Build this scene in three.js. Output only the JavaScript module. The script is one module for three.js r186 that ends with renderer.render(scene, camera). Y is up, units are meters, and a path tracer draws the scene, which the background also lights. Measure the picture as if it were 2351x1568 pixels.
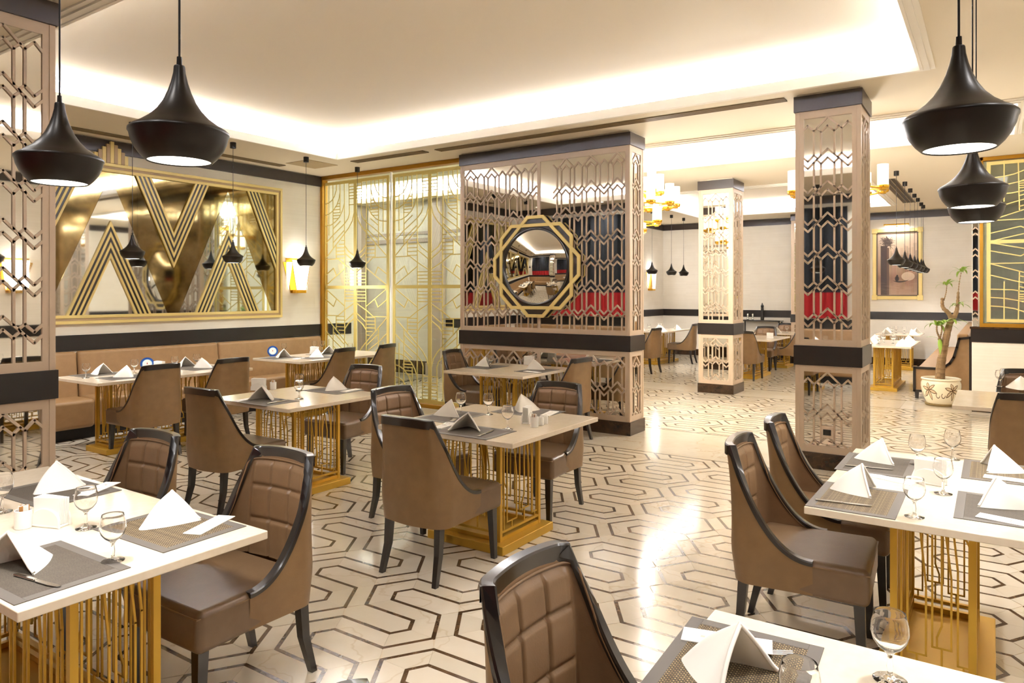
import * as THREE from 'three';
import { RoundedBoxGeometry } from 'three/addons/geometries/RoundedBoxGeometry.js';
import { mergeGeometries, toCreasedNormals } from 'three/addons/utils/BufferGeometryUtils.js';
import { RectAreaLightUniformsLib } from 'three/addons/lights/RectAreaLightUniformsLib.js';

// ---------------------------------------------------------------- camera, exposure, large lights
RectAreaLightUniformsLib.init();
const scene = new THREE.Scene();
scene.background = new THREE.Color(0x000000);
const FOC = 1633, CX = 1175.5, HY = 674, TH = Math.atan(1104.5 / 1633), EYE = 1.6;   // focal length and vanishing points in photo pixels
const camera = new THREE.PerspectiveCamera(2 * Math.atan(894 / FOC) * 180 / Math.PI, 2351 / 1788, 0.05, 80);
camera.position.set(0, EYE, 0);
camera.rotation.y = TH;
camera.setViewOffset(2351, 1788, 0, 220, 2351, 1568);
const renderer = new THREE.WebGLRenderer({ antialias: true });
renderer.toneMapping = THREE.LinearToneMapping;
renderer.toneMappingExposure = 1.78;
renderer.shadowMap.enabled = true;

const CEIL = 3.435, UPPER = 3.7;                       // lower ceiling, raised ceiling inside the coves
const COVES = [[-7.32, -0.464, -6.62, -2.26], [-5.0, 0.22, -9.87, -8.25], [-5.8, -1.71, -16.5, -12.4], [-12.4, -6.2, -10.15, -8.4], [0.5, 1.9, -16.5, -12.6]];   // x0 x1 z0 z1
const COVE_LIGHT = new THREE.Color(0.88, 1.0, 1.36), COVE_POWER = [260, 140, 380, 260, 170];
const LAMP_LIGHT = new THREE.Color(1.0, 0.98, 0.98);
const DOWNLIGHT_POWER = 5, PENDANT_POWER = 3.2, SCONCE_POWER = 2.2, CHANDELIER_POWER = 9;
function areaLight(w, h, color, power, pos, target, name) {
  const l = new THREE.RectAreaLight(color, power, w, h);
  l.position.copy(pos); l.lookAt(target); l.name = name;
  scene.add(l);
  return l;
}
for (const [n, [x0, x1, z0, z1]] of COVES.entries()) {  // strip lights lying in the trough behind each cove's lip
  const y = CEIL + 0.046, o = 0.05, xm = (x0 + x1) / 2, zm = (z0 + z1) / 2, tilt = 0.75;   // aimed up and outwards at the cove wall
  for (const [x, z, dx, dz, len] of [[xm, z0 - o, 0, -1, x1 - x0], [xm, z1 + o, 0, 1, x1 - x0], [x0 - o, zm, -1, 0, z1 - z0], [x1 + o, zm, 1, 0, z1 - z0]])
    areaLight(len, 0.03, COVE_LIGHT, COVE_POWER[n], new THREE.Vector3(x, y, z), new THREE.Vector3(x + dx, y + tilt, z + dz), 'cove_strip_light');
}

// ---------------------------------------------------------------- helpers
const V = (x, y, z) => new THREE.Vector3(x, y, z);
const CT = Math.cos(TH), ST = Math.sin(TH);
function ray(px) { const k = (px - CX) / FOC; return [-ST + CT * k, -CT - ST * k]; }   // floor-plan direction of a photo column, per metre of depth
function onY(px, py, y) { const d = FOC * (EYE - y) / (py - HY), r = ray(px); return V(r[0] * d, y, r[1] * d); }
let seed = 20240611;
const rnd = () => { seed = (seed * 1664525 + 1013904223) >>> 0; return seed / 4294967296; };
const rr = (a, b) => a + (b - a) * rnd();
const names = new Map();
function numbered(name) { const n = names.get(name) ?? 0; names.set(name, n + 1); return n ? name + '_' + String(n).padStart(3, '0') : name; }
function boxUV(g) {                                     // uv in metres, from the position and the way each face points
  if (g.index) g = g.toNonIndexed();
  const p = g.attributes.position, uv = new Float32Array(p.count * 2), a = V(), b = V(), c = V();
  for (let i = 0; i < p.count; i += 3) {
    a.fromBufferAttribute(p, i); b.fromBufferAttribute(p, i + 1); c.fromBufferAttribute(p, i + 2);
    const n = b.clone().sub(a).cross(c.clone().sub(a)), x = Math.abs(n.x), y = Math.abs(n.y), z = Math.abs(n.z);
    [a, b, c].forEach((q, j) => {
      const [u, v] = x >= y && x >= z ? [q.z, q.y] : y >= z ? [q.x, q.z] : [q.x, q.y];
      uv[(i + j) * 2] = u; uv[(i + j) * 2 + 1] = v;
    });
  }
  g.setAttribute('uv', new THREE.BufferAttribute(uv, 2));
  return g;
}
function clean(g) { if (g.index) g = g.toNonIndexed(); for (const k of Object.keys(g.attributes)) if (!['position', 'normal', 'uv'].includes(k)) g.deleteAttribute(k); if (!g.attributes.normal) g.computeVertexNormals(); if (!g.attributes.uv) g.setAttribute('uv', new THREE.BufferAttribute(new Float32Array(g.attributes.position.count * 2), 2)); return g; }
const box = (x, y, z, w, h, d) => clean(new THREE.BoxGeometry(w, h, d)).translate(x, y, z);
const rbox = (x, y, z, w, h, d, r = 0.004, s = 2) => clean(new RoundedBoxGeometry(w, h, d, s, Math.min(r, w / 2.01, h / 2.01, d / 2.01))).translate(x, y, z);
const span = (x0, x1, y0, y1, z0, z1) => box((x0 + x1) / 2, (y0 + y1) / 2, (z0 + z1) / 2, Math.abs(x1 - x0), Math.abs(y1 - y0), Math.abs(z1 - z0));
const rspan = (x0, x1, y0, y1, z0, z1, r) => rbox((x0 + x1) / 2, (y0 + y1) / 2, (z0 + z1) / 2, Math.abs(x1 - x0), Math.abs(y1 - y0), Math.abs(z1 - z0), r);
const merge = (gs) => { gs = [].concat(gs); return gs.length === 1 ? gs[0] : mergeGeometries(gs.map(clean)); };
function rod(a, b, w, t = w, up = V(0, 0, 1)) {         // a square bar from a to b, w across, t along up
  const d = b.clone().sub(a), L = d.length(), g = clean(new THREE.BoxGeometry(w, L, t));
  const y = d.normalize(), x = y.clone().cross(up).normalize(), z = x.clone().cross(y);
  return g.applyMatrix4(new THREE.Matrix4().makeBasis(x, y, z)).translate((a.x + b.x) / 2, (a.y + b.y) / 2, (a.z + b.z) / 2);
}
function frustum(a, b, ra, rb, sides = 4, turn = Math.PI / 4) {   // straight tapered post from a to b
  const pos = [], idx = [];
  for (const [c, r] of [[a, ra], [b, rb]]) for (let i = 0; i < sides; i++) { const t = turn + i / sides * 2 * Math.PI; pos.push(c.x + r * Math.SQRT2 * Math.cos(t), c.y, c.z + r * Math.SQRT2 * Math.sin(t)); }
  for (let i = 0; i < sides; i++) { const j = (i + 1) % sides; idx.push(i, j, sides + i, j, sides + j, sides + i); }
  for (let i = 1; i < sides - 1; i++) { idx.push(0, i + 1, i, sides, sides + i, sides + i + 1); }
  const g = new THREE.BufferGeometry(); g.setAttribute('position', new THREE.Float32BufferAttribute(pos, 3)); g.setIndex(idx);
  const n = g.toNonIndexed(); n.computeVertexNormals(); return clean(n);
}
function lathe(pts, seg = 32) { return clean(new THREE.LatheGeometry(pts.map(([r, y]) => new THREE.Vector2(Math.max(r, 1e-5), y)), seg)); }
function tube(pts, r, seg = 16, rad = 8) { return clean(new THREE.TubeGeometry(new THREE.CatmullRomCurve3(pts), seg, r, rad)); }
function grid(fn, nu, nv, flip = false) {               // fn(u, v) with u, v in 0..1 -> Vector3; smooth sheet
  const pos = [], uv = [], idx = [];
  for (let j = 0; j <= nv; j++) for (let i = 0; i <= nu; i++) { const p = fn(i / nu, j / nv); pos.push(p.x, p.y, p.z); uv.push(i / nu, j / nv); }
  for (let j = 0; j < nv; j++) for (let i = 0; i < nu; i++) { const a = j * (nu + 1) + i, b = a + 1, c = a + nu + 1, d = c + 1; flip ? idx.push(a, c, b, b, c, d) : idx.push(a, b, c, b, d, c); }
  const g = new THREE.BufferGeometry();
  g.setAttribute('position', new THREE.Float32BufferAttribute(pos, 3)); g.setAttribute('uv', new THREE.Float32BufferAttribute(uv, 2)); g.setIndex(idx);
  g.computeVertexNormals(); return g;
}
function prism(poly, y0, y1) {                          // convex floor-plan polygon [[x, z] ...] standing from y0 to y1
  const n = poly.length, pos = [], quad = (a, b, c, d) => pos.push(...a, ...b, ...c, ...a, ...c, ...d);
  let area = 0; for (let i = 0; i < n; i++) { const [x0, z0] = poly[i], [x1, z1] = poly[(i + 1) % n]; area += x0 * z1 - x1 * z0; }
  const p = area < 0 ? poly : [...poly].reverse();
  for (let i = 1; i < n - 1; i++) for (const q of [p[0], p[i], p[i + 1]]) pos.push(q[0], y1, q[1]);
  for (let i = 0; i < n; i++) { const a = p[i], b = p[(i + 1) % n]; quad([a[0], y0, a[1]], [b[0], y0, b[1]], [b[0], y1, b[1]], [a[0], y1, a[1]]); }
  const g = new THREE.BufferGeometry(); g.setAttribute('position', new THREE.Float32BufferAttribute(pos, 3)); g.computeVertexNormals();
  return boxUV(g);
}
function obj(name, geos, material, parent = scene, uv = true) {
  let g = merge(geos);
  if (uv) g = boxUV(g);
  const m = new THREE.Mesh(g, material); m.name = parent === scene ? numbered(name) : name;
  m.castShadow = m.receiveShadow = true; parent.add(m);
  return m;
}
const part = (name, geos, material, parent, uv = true) => obj(name, geos, material, parent, uv);
function tag(o, label, category, group) { o.userData = { label, category }; if (group) o.userData.group = group; return o; }
function struct(name, geos, material, label) { const o = obj(name, geos, material); o.userData = { kind: 'structure' }; if (label) { o.userData.label = label; } return o; }
function thing(name, label, category, pos = V(), turn = 0, group) {
  const o = new THREE.Group(); o.name = numbered(name); o.position.copy(pos); o.rotation.y = turn; scene.add(o);
  return tag(o, label, category, group);
}
function copy(o, pos, turn, label, group) {
  const c = o.clone(); c.name = numbered(o.name.replace(/_\d{3}$/, '')); c.position.copy(pos); c.rotation.y = turn; c.userData = { ...o.userData };
  if (label) c.userData.label = label;
  if (group) c.userData.group = group;
  scene.add(c); return c;
}

// ---------------------------------------------------------------- textures
function hash(x, y, s) { let h = (x * 374761393 + y * 668265263 + s * 69069) | 0; h = Math.imul(h ^ (h >>> 13), 1274126177); return ((h ^ (h >>> 16)) >>> 0) / 4294967296; }
function noise(x, y, per, s) {                          // tileable value noise with period per
  const xi = Math.floor(x), yi = Math.floor(y), fx = x - xi, fy = y - yi, sx = fx * fx * (3 - 2 * fx), sy = fy * fy * (3 - 2 * fy), w = (a) => ((a % per) + per) % per;
  const a = hash(w(xi), w(yi), s), b = hash(w(xi + 1), w(yi), s), c = hash(w(xi), w(yi + 1), s), d = hash(w(xi + 1), w(yi + 1), s);
  return a + (b - a) * sx + (c - a) * sy + (a - b - c + d) * sx * sy;
}
function fbm(u, v, base, oct, s) { let t = 0, a = 0.5, n = 0; for (let o = 0; o < oct; o++) { t += a * noise(u * base, v * base, base, s + o); n += a; a *= 0.5; base *= 2; } return t / n; }
function texture(n, fn, srgb, rep = [1, 1]) {
  const d = new Uint8Array(n * n * 4);
  for (let j = 0; j < n; j++) for (let i = 0; i < n; i++) { const c = fn(i / n, j / n); for (let k = 0; k < 3; k++) d[(j * n + i) * 4 + k] = Math.max(0, Math.min(255, Array.isArray(c) ? c[k] : c)); d[(j * n + i) * 4 + 3] = 255; }
  const t = new THREE.DataTexture(d, n, n); t.wrapS = t.wrapT = THREE.RepeatWrapping; t.magFilter = THREE.LinearFilter; t.minFilter = THREE.LinearFilter; t.repeat.set(...rep);
  if (srgb) t.colorSpace = THREE.SRGBColorSpace; t.needsUpdate = true; return t;
}
const mixc = (a, b, t) => a.map((x, i) => x + (b[i] - x) * t);
const marbleTex = texture(512, (u, v) => {
  const w = fbm(u, v, 6, 5, 3), f = fbm(u, v, 24, 4, 9), vein = Math.abs(fbm(u, v, 5, 5, 21) - 0.5);
  let c = mixc([247, 242, 232], [235, 225, 208], w * 0.9 + (f - 0.5) * 0.5);
  if (vein < 0.014) c = mixc(c, [196, 172, 138], 0.35 * (1 - vein / 0.014));
  return c;
}, true, [0.55, 0.55]);
const darkMarbleTex = texture(256, (u, v) => { const w = fbm(u, v, 12, 5, 5), f = Math.abs(fbm(u, v, 8, 4, 31) - 0.5); return mixc(mixc([66, 50, 36], [112, 92, 70], w), [160, 140, 112], f < 0.012 ? 0.5 : 0); }, true, [1.6, 1.6]);
const leatherBump = texture(256, (u, v) => 150 + 90 * (fbm(u, v, 64, 3, 7) - 0.5) + 50 * (fbm(u, v, 16, 2, 3) - 0.5), false, [5, 5]);
const leatherTex = texture(256, (u, v) => mixc([255, 255, 255], [232, 228, 222], fbm(u, v, 10, 4, 17)), true, [2, 2]);
const quartzTex = texture(256, (u, v) => { const f = fbm(u, v, 40, 3, 8), w = fbm(u, v, 6, 3, 2); return mixc([246, 240, 228], [230, 220, 202], 0.45 * w + 0.55 * f); }, true, [1.4, 1.4]);
const plasterTex = texture(256, (u, v) => { const f = fbm(u, v * 0.999, 8, 5, 12), l = noise(u * 2, v * 128, 128, 5); return mixc([255, 253, 248], [240, 236, 228], 0.6 * f + 0.4 * l); }, true, [0.6, 0.6]);
const weaveTex = texture(256, (u, v) => {
  const n = 16, x = u * n, y = v * n, i = Math.floor(x), j = Math.floor(y), over = (i + j) % 2, fx = x - i, fy = y - j, edge = over ? Math.abs(fy - 0.5) : Math.abs(fx - 0.5);
  const t = hash(over ? j : i, over ? 1 : 2, 77), c = over ? mixc([196, 178, 140], [150, 130, 98], t) : mixc([74, 66, 56], [112, 100, 80], t);
  return mixc(c, [40, 34, 28], edge > 0.36 ? 0.7 : 0);
}, true, [12, 12]);
const weaveBump = texture(128, (u, v) => { const n = 16, x = u * n, y = v * n, i = Math.floor(x), j = Math.floor(y), over = (i + j) % 2, e = over ? Math.abs(y - j - 0.5) : Math.abs(x - i - 0.5); return 60 + 170 * Math.cos(e * Math.PI); }, false, [12, 12]);
const greyWeaveTex = texture(128, (u, v) => { const n = 32, i = Math.floor(u * n), j = Math.floor(v * n); return (i + j) % 2 ? mixc([92, 84, 74], [120, 110, 96], hash(i, j, 4)) : mixc([58, 52, 46], [78, 70, 62], hash(i, j, 6)); }, true, [14, 14]);
const antiqueTex = texture(256, (u, v) => { const w = fbm(u, v, 6, 5, 41), f = fbm(u, v, 26, 3, 45); return mixc([186, 168, 122], [112, 94, 58], Math.min(1, Math.max(0, w * 1.3 - 0.15 + (f - 0.5) * 0.5))); }, true, [0.5, 0.5]);
const barkTex = texture(128, (u, v) => mixc([176, 152, 118], [112, 90, 62], 0.5 * fbm(u, v, 8, 4, 6) + 0.5 * noise(u * 3, v * 40, 120, 3)), true, [3, 3]);

// ---------------------------------------------------------------- materials
const std = (o) => new THREE.MeshStandardMaterial(o), phy = (o) => new THREE.MeshPhysicalMaterial(o);
const M = {
  ceiling: std({ color: '#e8dbc3', roughness: 0.9 }), coveWhite: std({ color: '#f6efe2', roughness: 0.85 }),
  wall: std({ color: '#f1ece2', roughness: 0.8, map: plasterTex }), wallPale: std({ color: '#f3efe8', roughness: 0.8, map: plasterTex }),
  blackBand: phy({ color: '#1c1613', roughness: 0.32 }), topBand: phy({ color: '#3a312d', roughness: 0.35 }),
  taupe: std({ color: '#c0aa91', roughness: 0.42 }), mirror: std({ color: '#e4e2dc', metalness: 1, roughness: 0.02 }),
  antique: std({ color: '#ffffff', map: antiqueTex, metalness: 1, roughness: 0.06 }), clearMirror: std({ color: '#dfe3e2', metalness: 1, roughness: 0.03 }),
  gold: phy({ color: '#cba23c', metalness: 0.5, roughness: 0.36 }), brass: phy({ color: '#d8a838', metalness: 0.9, roughness: 0.2 }), goldFrame: phy({ color: '#a87a22', metalness: 0.7, roughness: 0.4 }),
  paleGold: phy({ color: '#e6cf86', metalness: 0.15, roughness: 0.42 }), screenGold: phy({ color: '#d6c373', metalness: 0.2, roughness: 0.4 }), darkStripe: phy({ color: '#2a1f14', roughness: 0.35 }), taupeStripe: std({ color: '#b59a74', roughness: 0.5 }),
  marble: [ '#dcd6cb', '#d9d3c7', '#d6d0c4', '#dfd9cf' ].map((c) => phy({ color: c, map: marbleTex, roughness: 0.13, specularIntensity: 1 })),
  grout: std({ color: '#c2b196', roughness: 0.6 }), inlay: phy({ color: '#e4d8c8', map: darkMarbleTex, roughness: 0.16 }), plinth: phy({ color: '#9a8672', map: darkMarbleTex, roughness: 0.2 }),
  leather: phy({ color: '#80633e', map: leatherTex, roughness: 0.42, bumpMap: leatherBump, bumpScale: 0.0006 }), leatherInside: phy({ color: '#836648', map: leatherTex, roughness: 0.38, bumpMap: leatherBump, bumpScale: 0.0006 }),
  seat: phy({ color: '#725b42', map: leatherTex, roughness: 0.33, bumpMap: leatherBump, bumpScale: 0.0005 }), bench: phy({ color: '#9c7a52', map: leatherTex, roughness: 0.45, bumpMap: leatherBump, bumpScale: 0.0006 }),
  blackWood: phy({ color: '#150e0b', roughness: 0.28, clearcoat: 0.7, clearcoatRoughness: 0.12 }),
  quartz: phy({ color: '#f2eade', map: quartzTex, roughness: 0.12 }), linen: std({ color: '#f6f1e6', roughness: 0.9 }), paper: std({ color: '#f5f2ea', roughness: 0.85 }),
  china: phy({ color: '#f4f1ea', roughness: 0.12, clearcoat: 0.6 }), steel: std({ color: '#d2d0ca', metalness: 1, roughness: 0.18 }), rawSugar: std({ color: '#a9753a', roughness: 0.8 }),
  glass: phy({ color: '#ffffff', transmission: 1, thickness: 0.01, ior: 1.48, roughness: 0.0 }), pane: phy({ color: '#f4faf4', transmission: 1, thickness: 0, ior: 1.5, roughness: 0.0 }),
  matWeave: std({ color: '#d8cfbe', map: weaveTex, roughness: 0.75, bumpMap: weaveBump, bumpScale: 0.0012 }), matGrey: std({ color: '#e2ddd2', map: greyWeaveTex, roughness: 0.75 }), matEdge: std({ color: '#5f5850', roughness: 0.6 }),
  shade: phy({ color: '#1d1712', metalness: 0.35, roughness: 0.36, side: THREE.DoubleSide }), shadeInside: std({ color: '#f2ead8', roughness: 0.6, side: THREE.DoubleSide }), cord: std({ color: '#15100c', roughness: 0.5 }),
  glow: std({ color: '#ffffff', emissive: new THREE.Color(1, 0.93, 0.78), emissiveIntensity: 3.2, roughness: 0.5 }), led: std({ color: '#ffffff', emissive: COVE_LIGHT, emissiveIntensity: 3, roughness: 0.5 }),
  lampGlass: phy({ color: '#fff6e6', emissive: new THREE.Color(1, 0.9, 0.72), emissiveIntensity: 1.5, roughness: 0.3 }), opal: phy({ color: '#fdf6ea', emissive: new THREE.Color(1, 0.92, 0.78), emissiveIntensity: 0.75, roughness: 0.35 }),
  vent: std({ color: '#8a7656', roughness: 0.6 }), ventDark: std({ color: '#4a3d2c', roughness: 0.7 }), hatch: std({ color: '#b09a72', roughness: 0.7 }),
  navy: std({ color: '#23262c', roughness: 0.9 }), red: std({ color: '#a01418', roughness: 0.85 }), blue: phy({ color: '#1f4a96', roughness: 0.25 }), paleBlue: phy({ color: '#8fc0e0', roughness: 0.3 }), white: phy({ color: '#f4f4f2', roughness: 0.3 }),
  bark: std({ color: '#e6dac8', map: barkTex, roughness: 0.9 }), leaf: phy({ color: '#8fae3c', roughness: 0.5, transmission: 0.25, thickness: 0, side: THREE.DoubleSide }), soil: std({ color: '#5a4630', roughness: 1 }), saucer: std({ color: '#8d7444', roughness: 0.6 }),
  pilaster: std({ color: '#a8988a', roughness: 0.55 }), socket: std({ color: '#191512', roughness: 0.35 }), black: std({ color: '#0d0a08', roughness: 0.5 }), greyFrame: std({ color: '#5a4a36', roughness: 0.5 }),
};

// ---------------------------------------------------------------- floor: inlaid marble, cut piece by piece
const X0 = -8.75, X1 = 2.4, ZS = 0.35, ZF = -18;       // west wall, east wall, wall behind the camera, far wall
const floor = struct('floor', [span(-13.2, X1 + 0.2, -0.06, -0.0025, ZF - 0.2, ZS + 0.2)], M.grout, 'cream marble floor inlaid with a dark interlocking hexagon meander');
const tileSpots = [], stripSpots = [];
const inView = (x, z) => { const d = -ST * x - CT * z, r = CT * x - ST * z; if (d < 0.4) return 0; const px = CX + FOC * r / d, py = HY + FOC * EYE / d; return px > -60 && px < 2411 && py < 1640 ? 1 / (d * d) : 0; };
const clipPoly = (poly, nx, nz, c) => {                 // keeps nx*x + nz*z <= c
  const out = [];
  for (let i = 0; i < poly.length; i++) {
    const a = poly[i], b = poly[(i + 1) % poly.length], da = nx * a[0] + nz * a[1] - c, db = nx * b[0] + nz * b[1] - c;
    if (da <= 0) out.push(a);
    if ((da < 0 && db > 0) || (da > 0 && db < 0)) { const t = da / (da - db); out.push([a[0] + (b[0] - a[0]) * t, a[1] + (b[1] - a[1]) * t]); }
  }
  return out;
};
const areaOf = (p) => { let s = 0; for (let i = 0; i < p.length; i++) { const [a, b] = p[i], [c, d] = p[(i + 1) % p.length]; s += a * d - c * b; } return s / 2; };
function inset(poly, gaps) {
  if (areaOf(poly) < 0) { poly = [...poly].reverse(); gaps = [...gaps.slice(0, -1)].reverse().concat(gaps.at(-1)); }
  let p = poly;
  for (let i = 0; i < poly.length; i++) {
    const a = poly[i], b = poly[(i + 1) % poly.length], L = Math.hypot(b[0] - a[0], b[1] - a[1]), nx = (b[1] - a[1]) / L, nz = -(b[0] - a[0]) / L;
    p = clipPoly(p, nx, nz, nx * a[0] + nz * a[1] - gaps[i]);
  }
  return p;
}
const PX = 0.588, PZ = 0.555, ln = 0.0105, jt = 0.0007;
const lb0 = [0, 0.395], lc = [-0.13, 0.195], ld = [0, 0], le = [0.32, 0], lf = [0.37, -0.08], lg = [0.32, -0.16], lb1 = [0, -0.16];
const lc1 = [-0.13, -0.36], ld1 = [0, -0.555], le1 = [0.32, -0.555], turned = ([x, z]) => [0.39 - x, -0.4375 - z];
const rd = turned(ld), re = turned(le), rf = turned(lf), rg = turned(lg), rb1 = turned(lb1), rcPrev = [-0.055, -0.0775], rcEdge = [-0.068, -0.0775], rbUp = [0.39 - PX, 0.1175], rbDn = [0.39 - PX, -0.2775];
const TILES = [
  [[ld, le, lf, lg, lb1, rcPrev], [ln, ln, ln, ln, jt, jt]], [[lb1, lg, rb1, rg], [ln, jt, ln, jt]], [[re, rd, le1, ld1], [ln, jt, ln, jt]],
  [[lb1, lc1, rf, rg], [ln, jt, ln, jt]], [[lc1, ld1, re, rf], [ln, jt, ln, jt]],
  [[rbUp, rcEdge, ld, lc], [ln, jt, ln, jt]], [[rcEdge, rbDn, lc1, lb1], [ln, jt, ln, jt]],
];
for (const n of [0, 3, 4]) TILES.push([TILES[n][0].map(turned), TILES[n][1]]);
const CUT = TILES.map(([p, g]) => inset(p, g));
const PATH = [[0.16, 0.395], lb0, lc, ld, le, lf, lg, [0.16, -0.16]], PATHS = [PATH, PATH.map(turned)];
function ribbon(path, w) {                              // mitred quads along a broken line
  const side = [], n = path.length, dir = (i) => { const a = path[i], b = path[i + 1], L = Math.hypot(b[0] - a[0], b[1] - a[1]); return [(b[0] - a[0]) / L, (b[1] - a[1]) / L]; };
  for (let i = 0; i < n; i++) {
    const d0 = dir(Math.max(0, i - 1)), d1 = dir(Math.min(n - 2, i)), m = [-(d0[1] + d1[1]), d0[0] + d1[0]], L = Math.hypot(...m), k = w / 2 / ((m[0] * -d1[1] + m[1] * d1[0]) / L) / L;
    side.push([[path[i][0] + m[0] * k, path[i][1] + m[1] * k], [path[i][0] - m[0] * k, path[i][1] - m[1] * k]]);
  }
  return side.slice(0, -1).map((s, i) => [s[0], side[i + 1][0], side[i + 1][1], s[1]]);
}
const QUADS = PATHS.map((p) => ribbon(p, 0.0196));
const ZONES = [[-6.72, ZS], [-11.2, -7.95], [ZF, -12.1]];
for (const [z0, z1] of ZONES) {
  const xa = z0 > -7 ? X0 : -9, n0 = Math.floor((xa + 2.085) / PX) - 1, n1 = Math.ceil((X1 + 2.085) / PX) + 1, m0 = Math.floor((z0 + 4.118) / PZ) - 1, m1 = Math.ceil((z1 + 4.118) / PZ) + 2;
  const trim = (poly) => { let p = poly; for (const c of [[1, 0, X1], [-1, 0, -xa], [0, 1, z1 - 0.011], [0, -1, -z0 - 0.011]]) if (p.length > 2) p = clipPoly(p, ...c); return p.length > 2 && Math.abs(areaOf(p)) > 2e-5 ? p : null; };
  for (let m = m0; m <= m1; m++) for (let n = n0; n <= n1; n++) {
    const ox = -2.085 + n * PX, oz = -4.118 + m * PZ, at = (p) => p.map(([x, z]) => [x + ox, z + oz]);
    CUT.forEach((c, k) => { const p = trim(at(c)); if (p) tileSpots.push({ p, k: (n * 7 + m * 13 + k * 5) & 3, s: Math.abs(areaOf(p)) * inView(p[0][0], p[0][1]) }); });
    QUADS.forEach((qs) => { const ps = qs.map((q) => trim(at(q))).filter(Boolean); if (ps.length) stripSpots.push({ ps, s: inView(ox + 0.2, oz) * ps.length }); });
  }
}
tileSpots.sort((a, b) => b.s - a.s); stripSpots.sort((a, b) => b.s - a.s);
for (const t of tileSpots.slice(0, 300)) part('marble_tile', [prism(t.p, -0.0026, 0)], M.marble[t.k], floor);
for (let k = 0; k < 4; k++) { const o = part('marble_tile_field', tileSpots.slice(300).filter((t) => t.k === k).map((t) => prism(t.p, -0.0026, 0)), M.marble[k], floor); o.userData.kind = 'stuff'; }
for (const t of stripSpots.slice(0, 300)) part('inlay_strip', t.ps.map((q) => prism(q, -0.0026, 0)), M.inlay, floor);
part('inlay_strip_field', stripSpots.slice(300).flatMap((t) => t.ps.map((q) => prism(q, -0.0026, 0))), M.inlay, floor).userData.kind = 'stuff';
for (const z of [-6.72, -7.95, -11.2, -12.1]) part('border_strip', [span(z > -7 ? X0 : -9, X1, -0.0026, 0, z - 0.01, z + 0.01)], M.inlay, floor);
for (const [z0, z1] of [[-7.94, -6.73], [-12.09, -11.21]]) for (let x = -9.2, k = 0; x < X1; x += 1.16, k++) part('marble_slab', [span(Math.max(x, z0 > -8 ? X0 : -9.2) + 0.0008, Math.min(x + 1.16, X1) - 0.0008, -0.0026, 0, z0, z1)], M.marble[k & 3], floor);
for (let x = -13, k = 0; x < -9.2; x += 0.6) for (let z = -10.6; z < -7.7; z += 0.6, k++) part('marble_slab', [span(x, x + 0.599, -0.0026, 0, z, z + 0.599)], M.marble[k & 3], floor);

// ---------------------------------------------------------------- ceiling with lit coves
const ceilingCells = [];
{
  const xs = [...new Set([-13.2, X1 + 0.2, ...COVES.flatMap((c) => [c[0], c[1]])])].sort((a, b) => a - b), zs = [...new Set([ZF - 0.2, ZS + 0.2, ...COVES.flatMap((c) => [c[2], c[3]])])].sort((a, b) => a - b);
  for (let i = 0; i < xs.length - 1; i++) for (let j = 0; j < zs.length - 1; j++) {
    const xm = (xs[i] + xs[i + 1]) / 2, zm = (zs[j] + zs[j + 1]) / 2;
    if (!COVES.some((c) => xm > c[0] && xm < c[1] && zm > c[2] && zm < c[3])) ceilingCells.push(span(xs[i], xs[i + 1], CEIL, CEIL + 0.03, zs[j], zs[j + 1]));
  }
}
const ceiling = struct('ceiling', ceilingCells, M.ceiling, 'warm cream ceiling with raised coves lit by hidden strips');
function frameBoxes(x0, x1, z0, z1, w, y0, y1) {        // a mitre-free rectangular ring lying around [x0 x1] x [z0 z1], w wide outwards
  return [span(x0 - w, x1 + w, y0, y1, z0 - w, z0), span(x0 - w, x1 + w, y0, y1, z1, z1 + w), span(x0 - w, x0, y0, y1, z0, z1), span(x1, x1 + w, y0, y1, z0, z1)];
}
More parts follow.
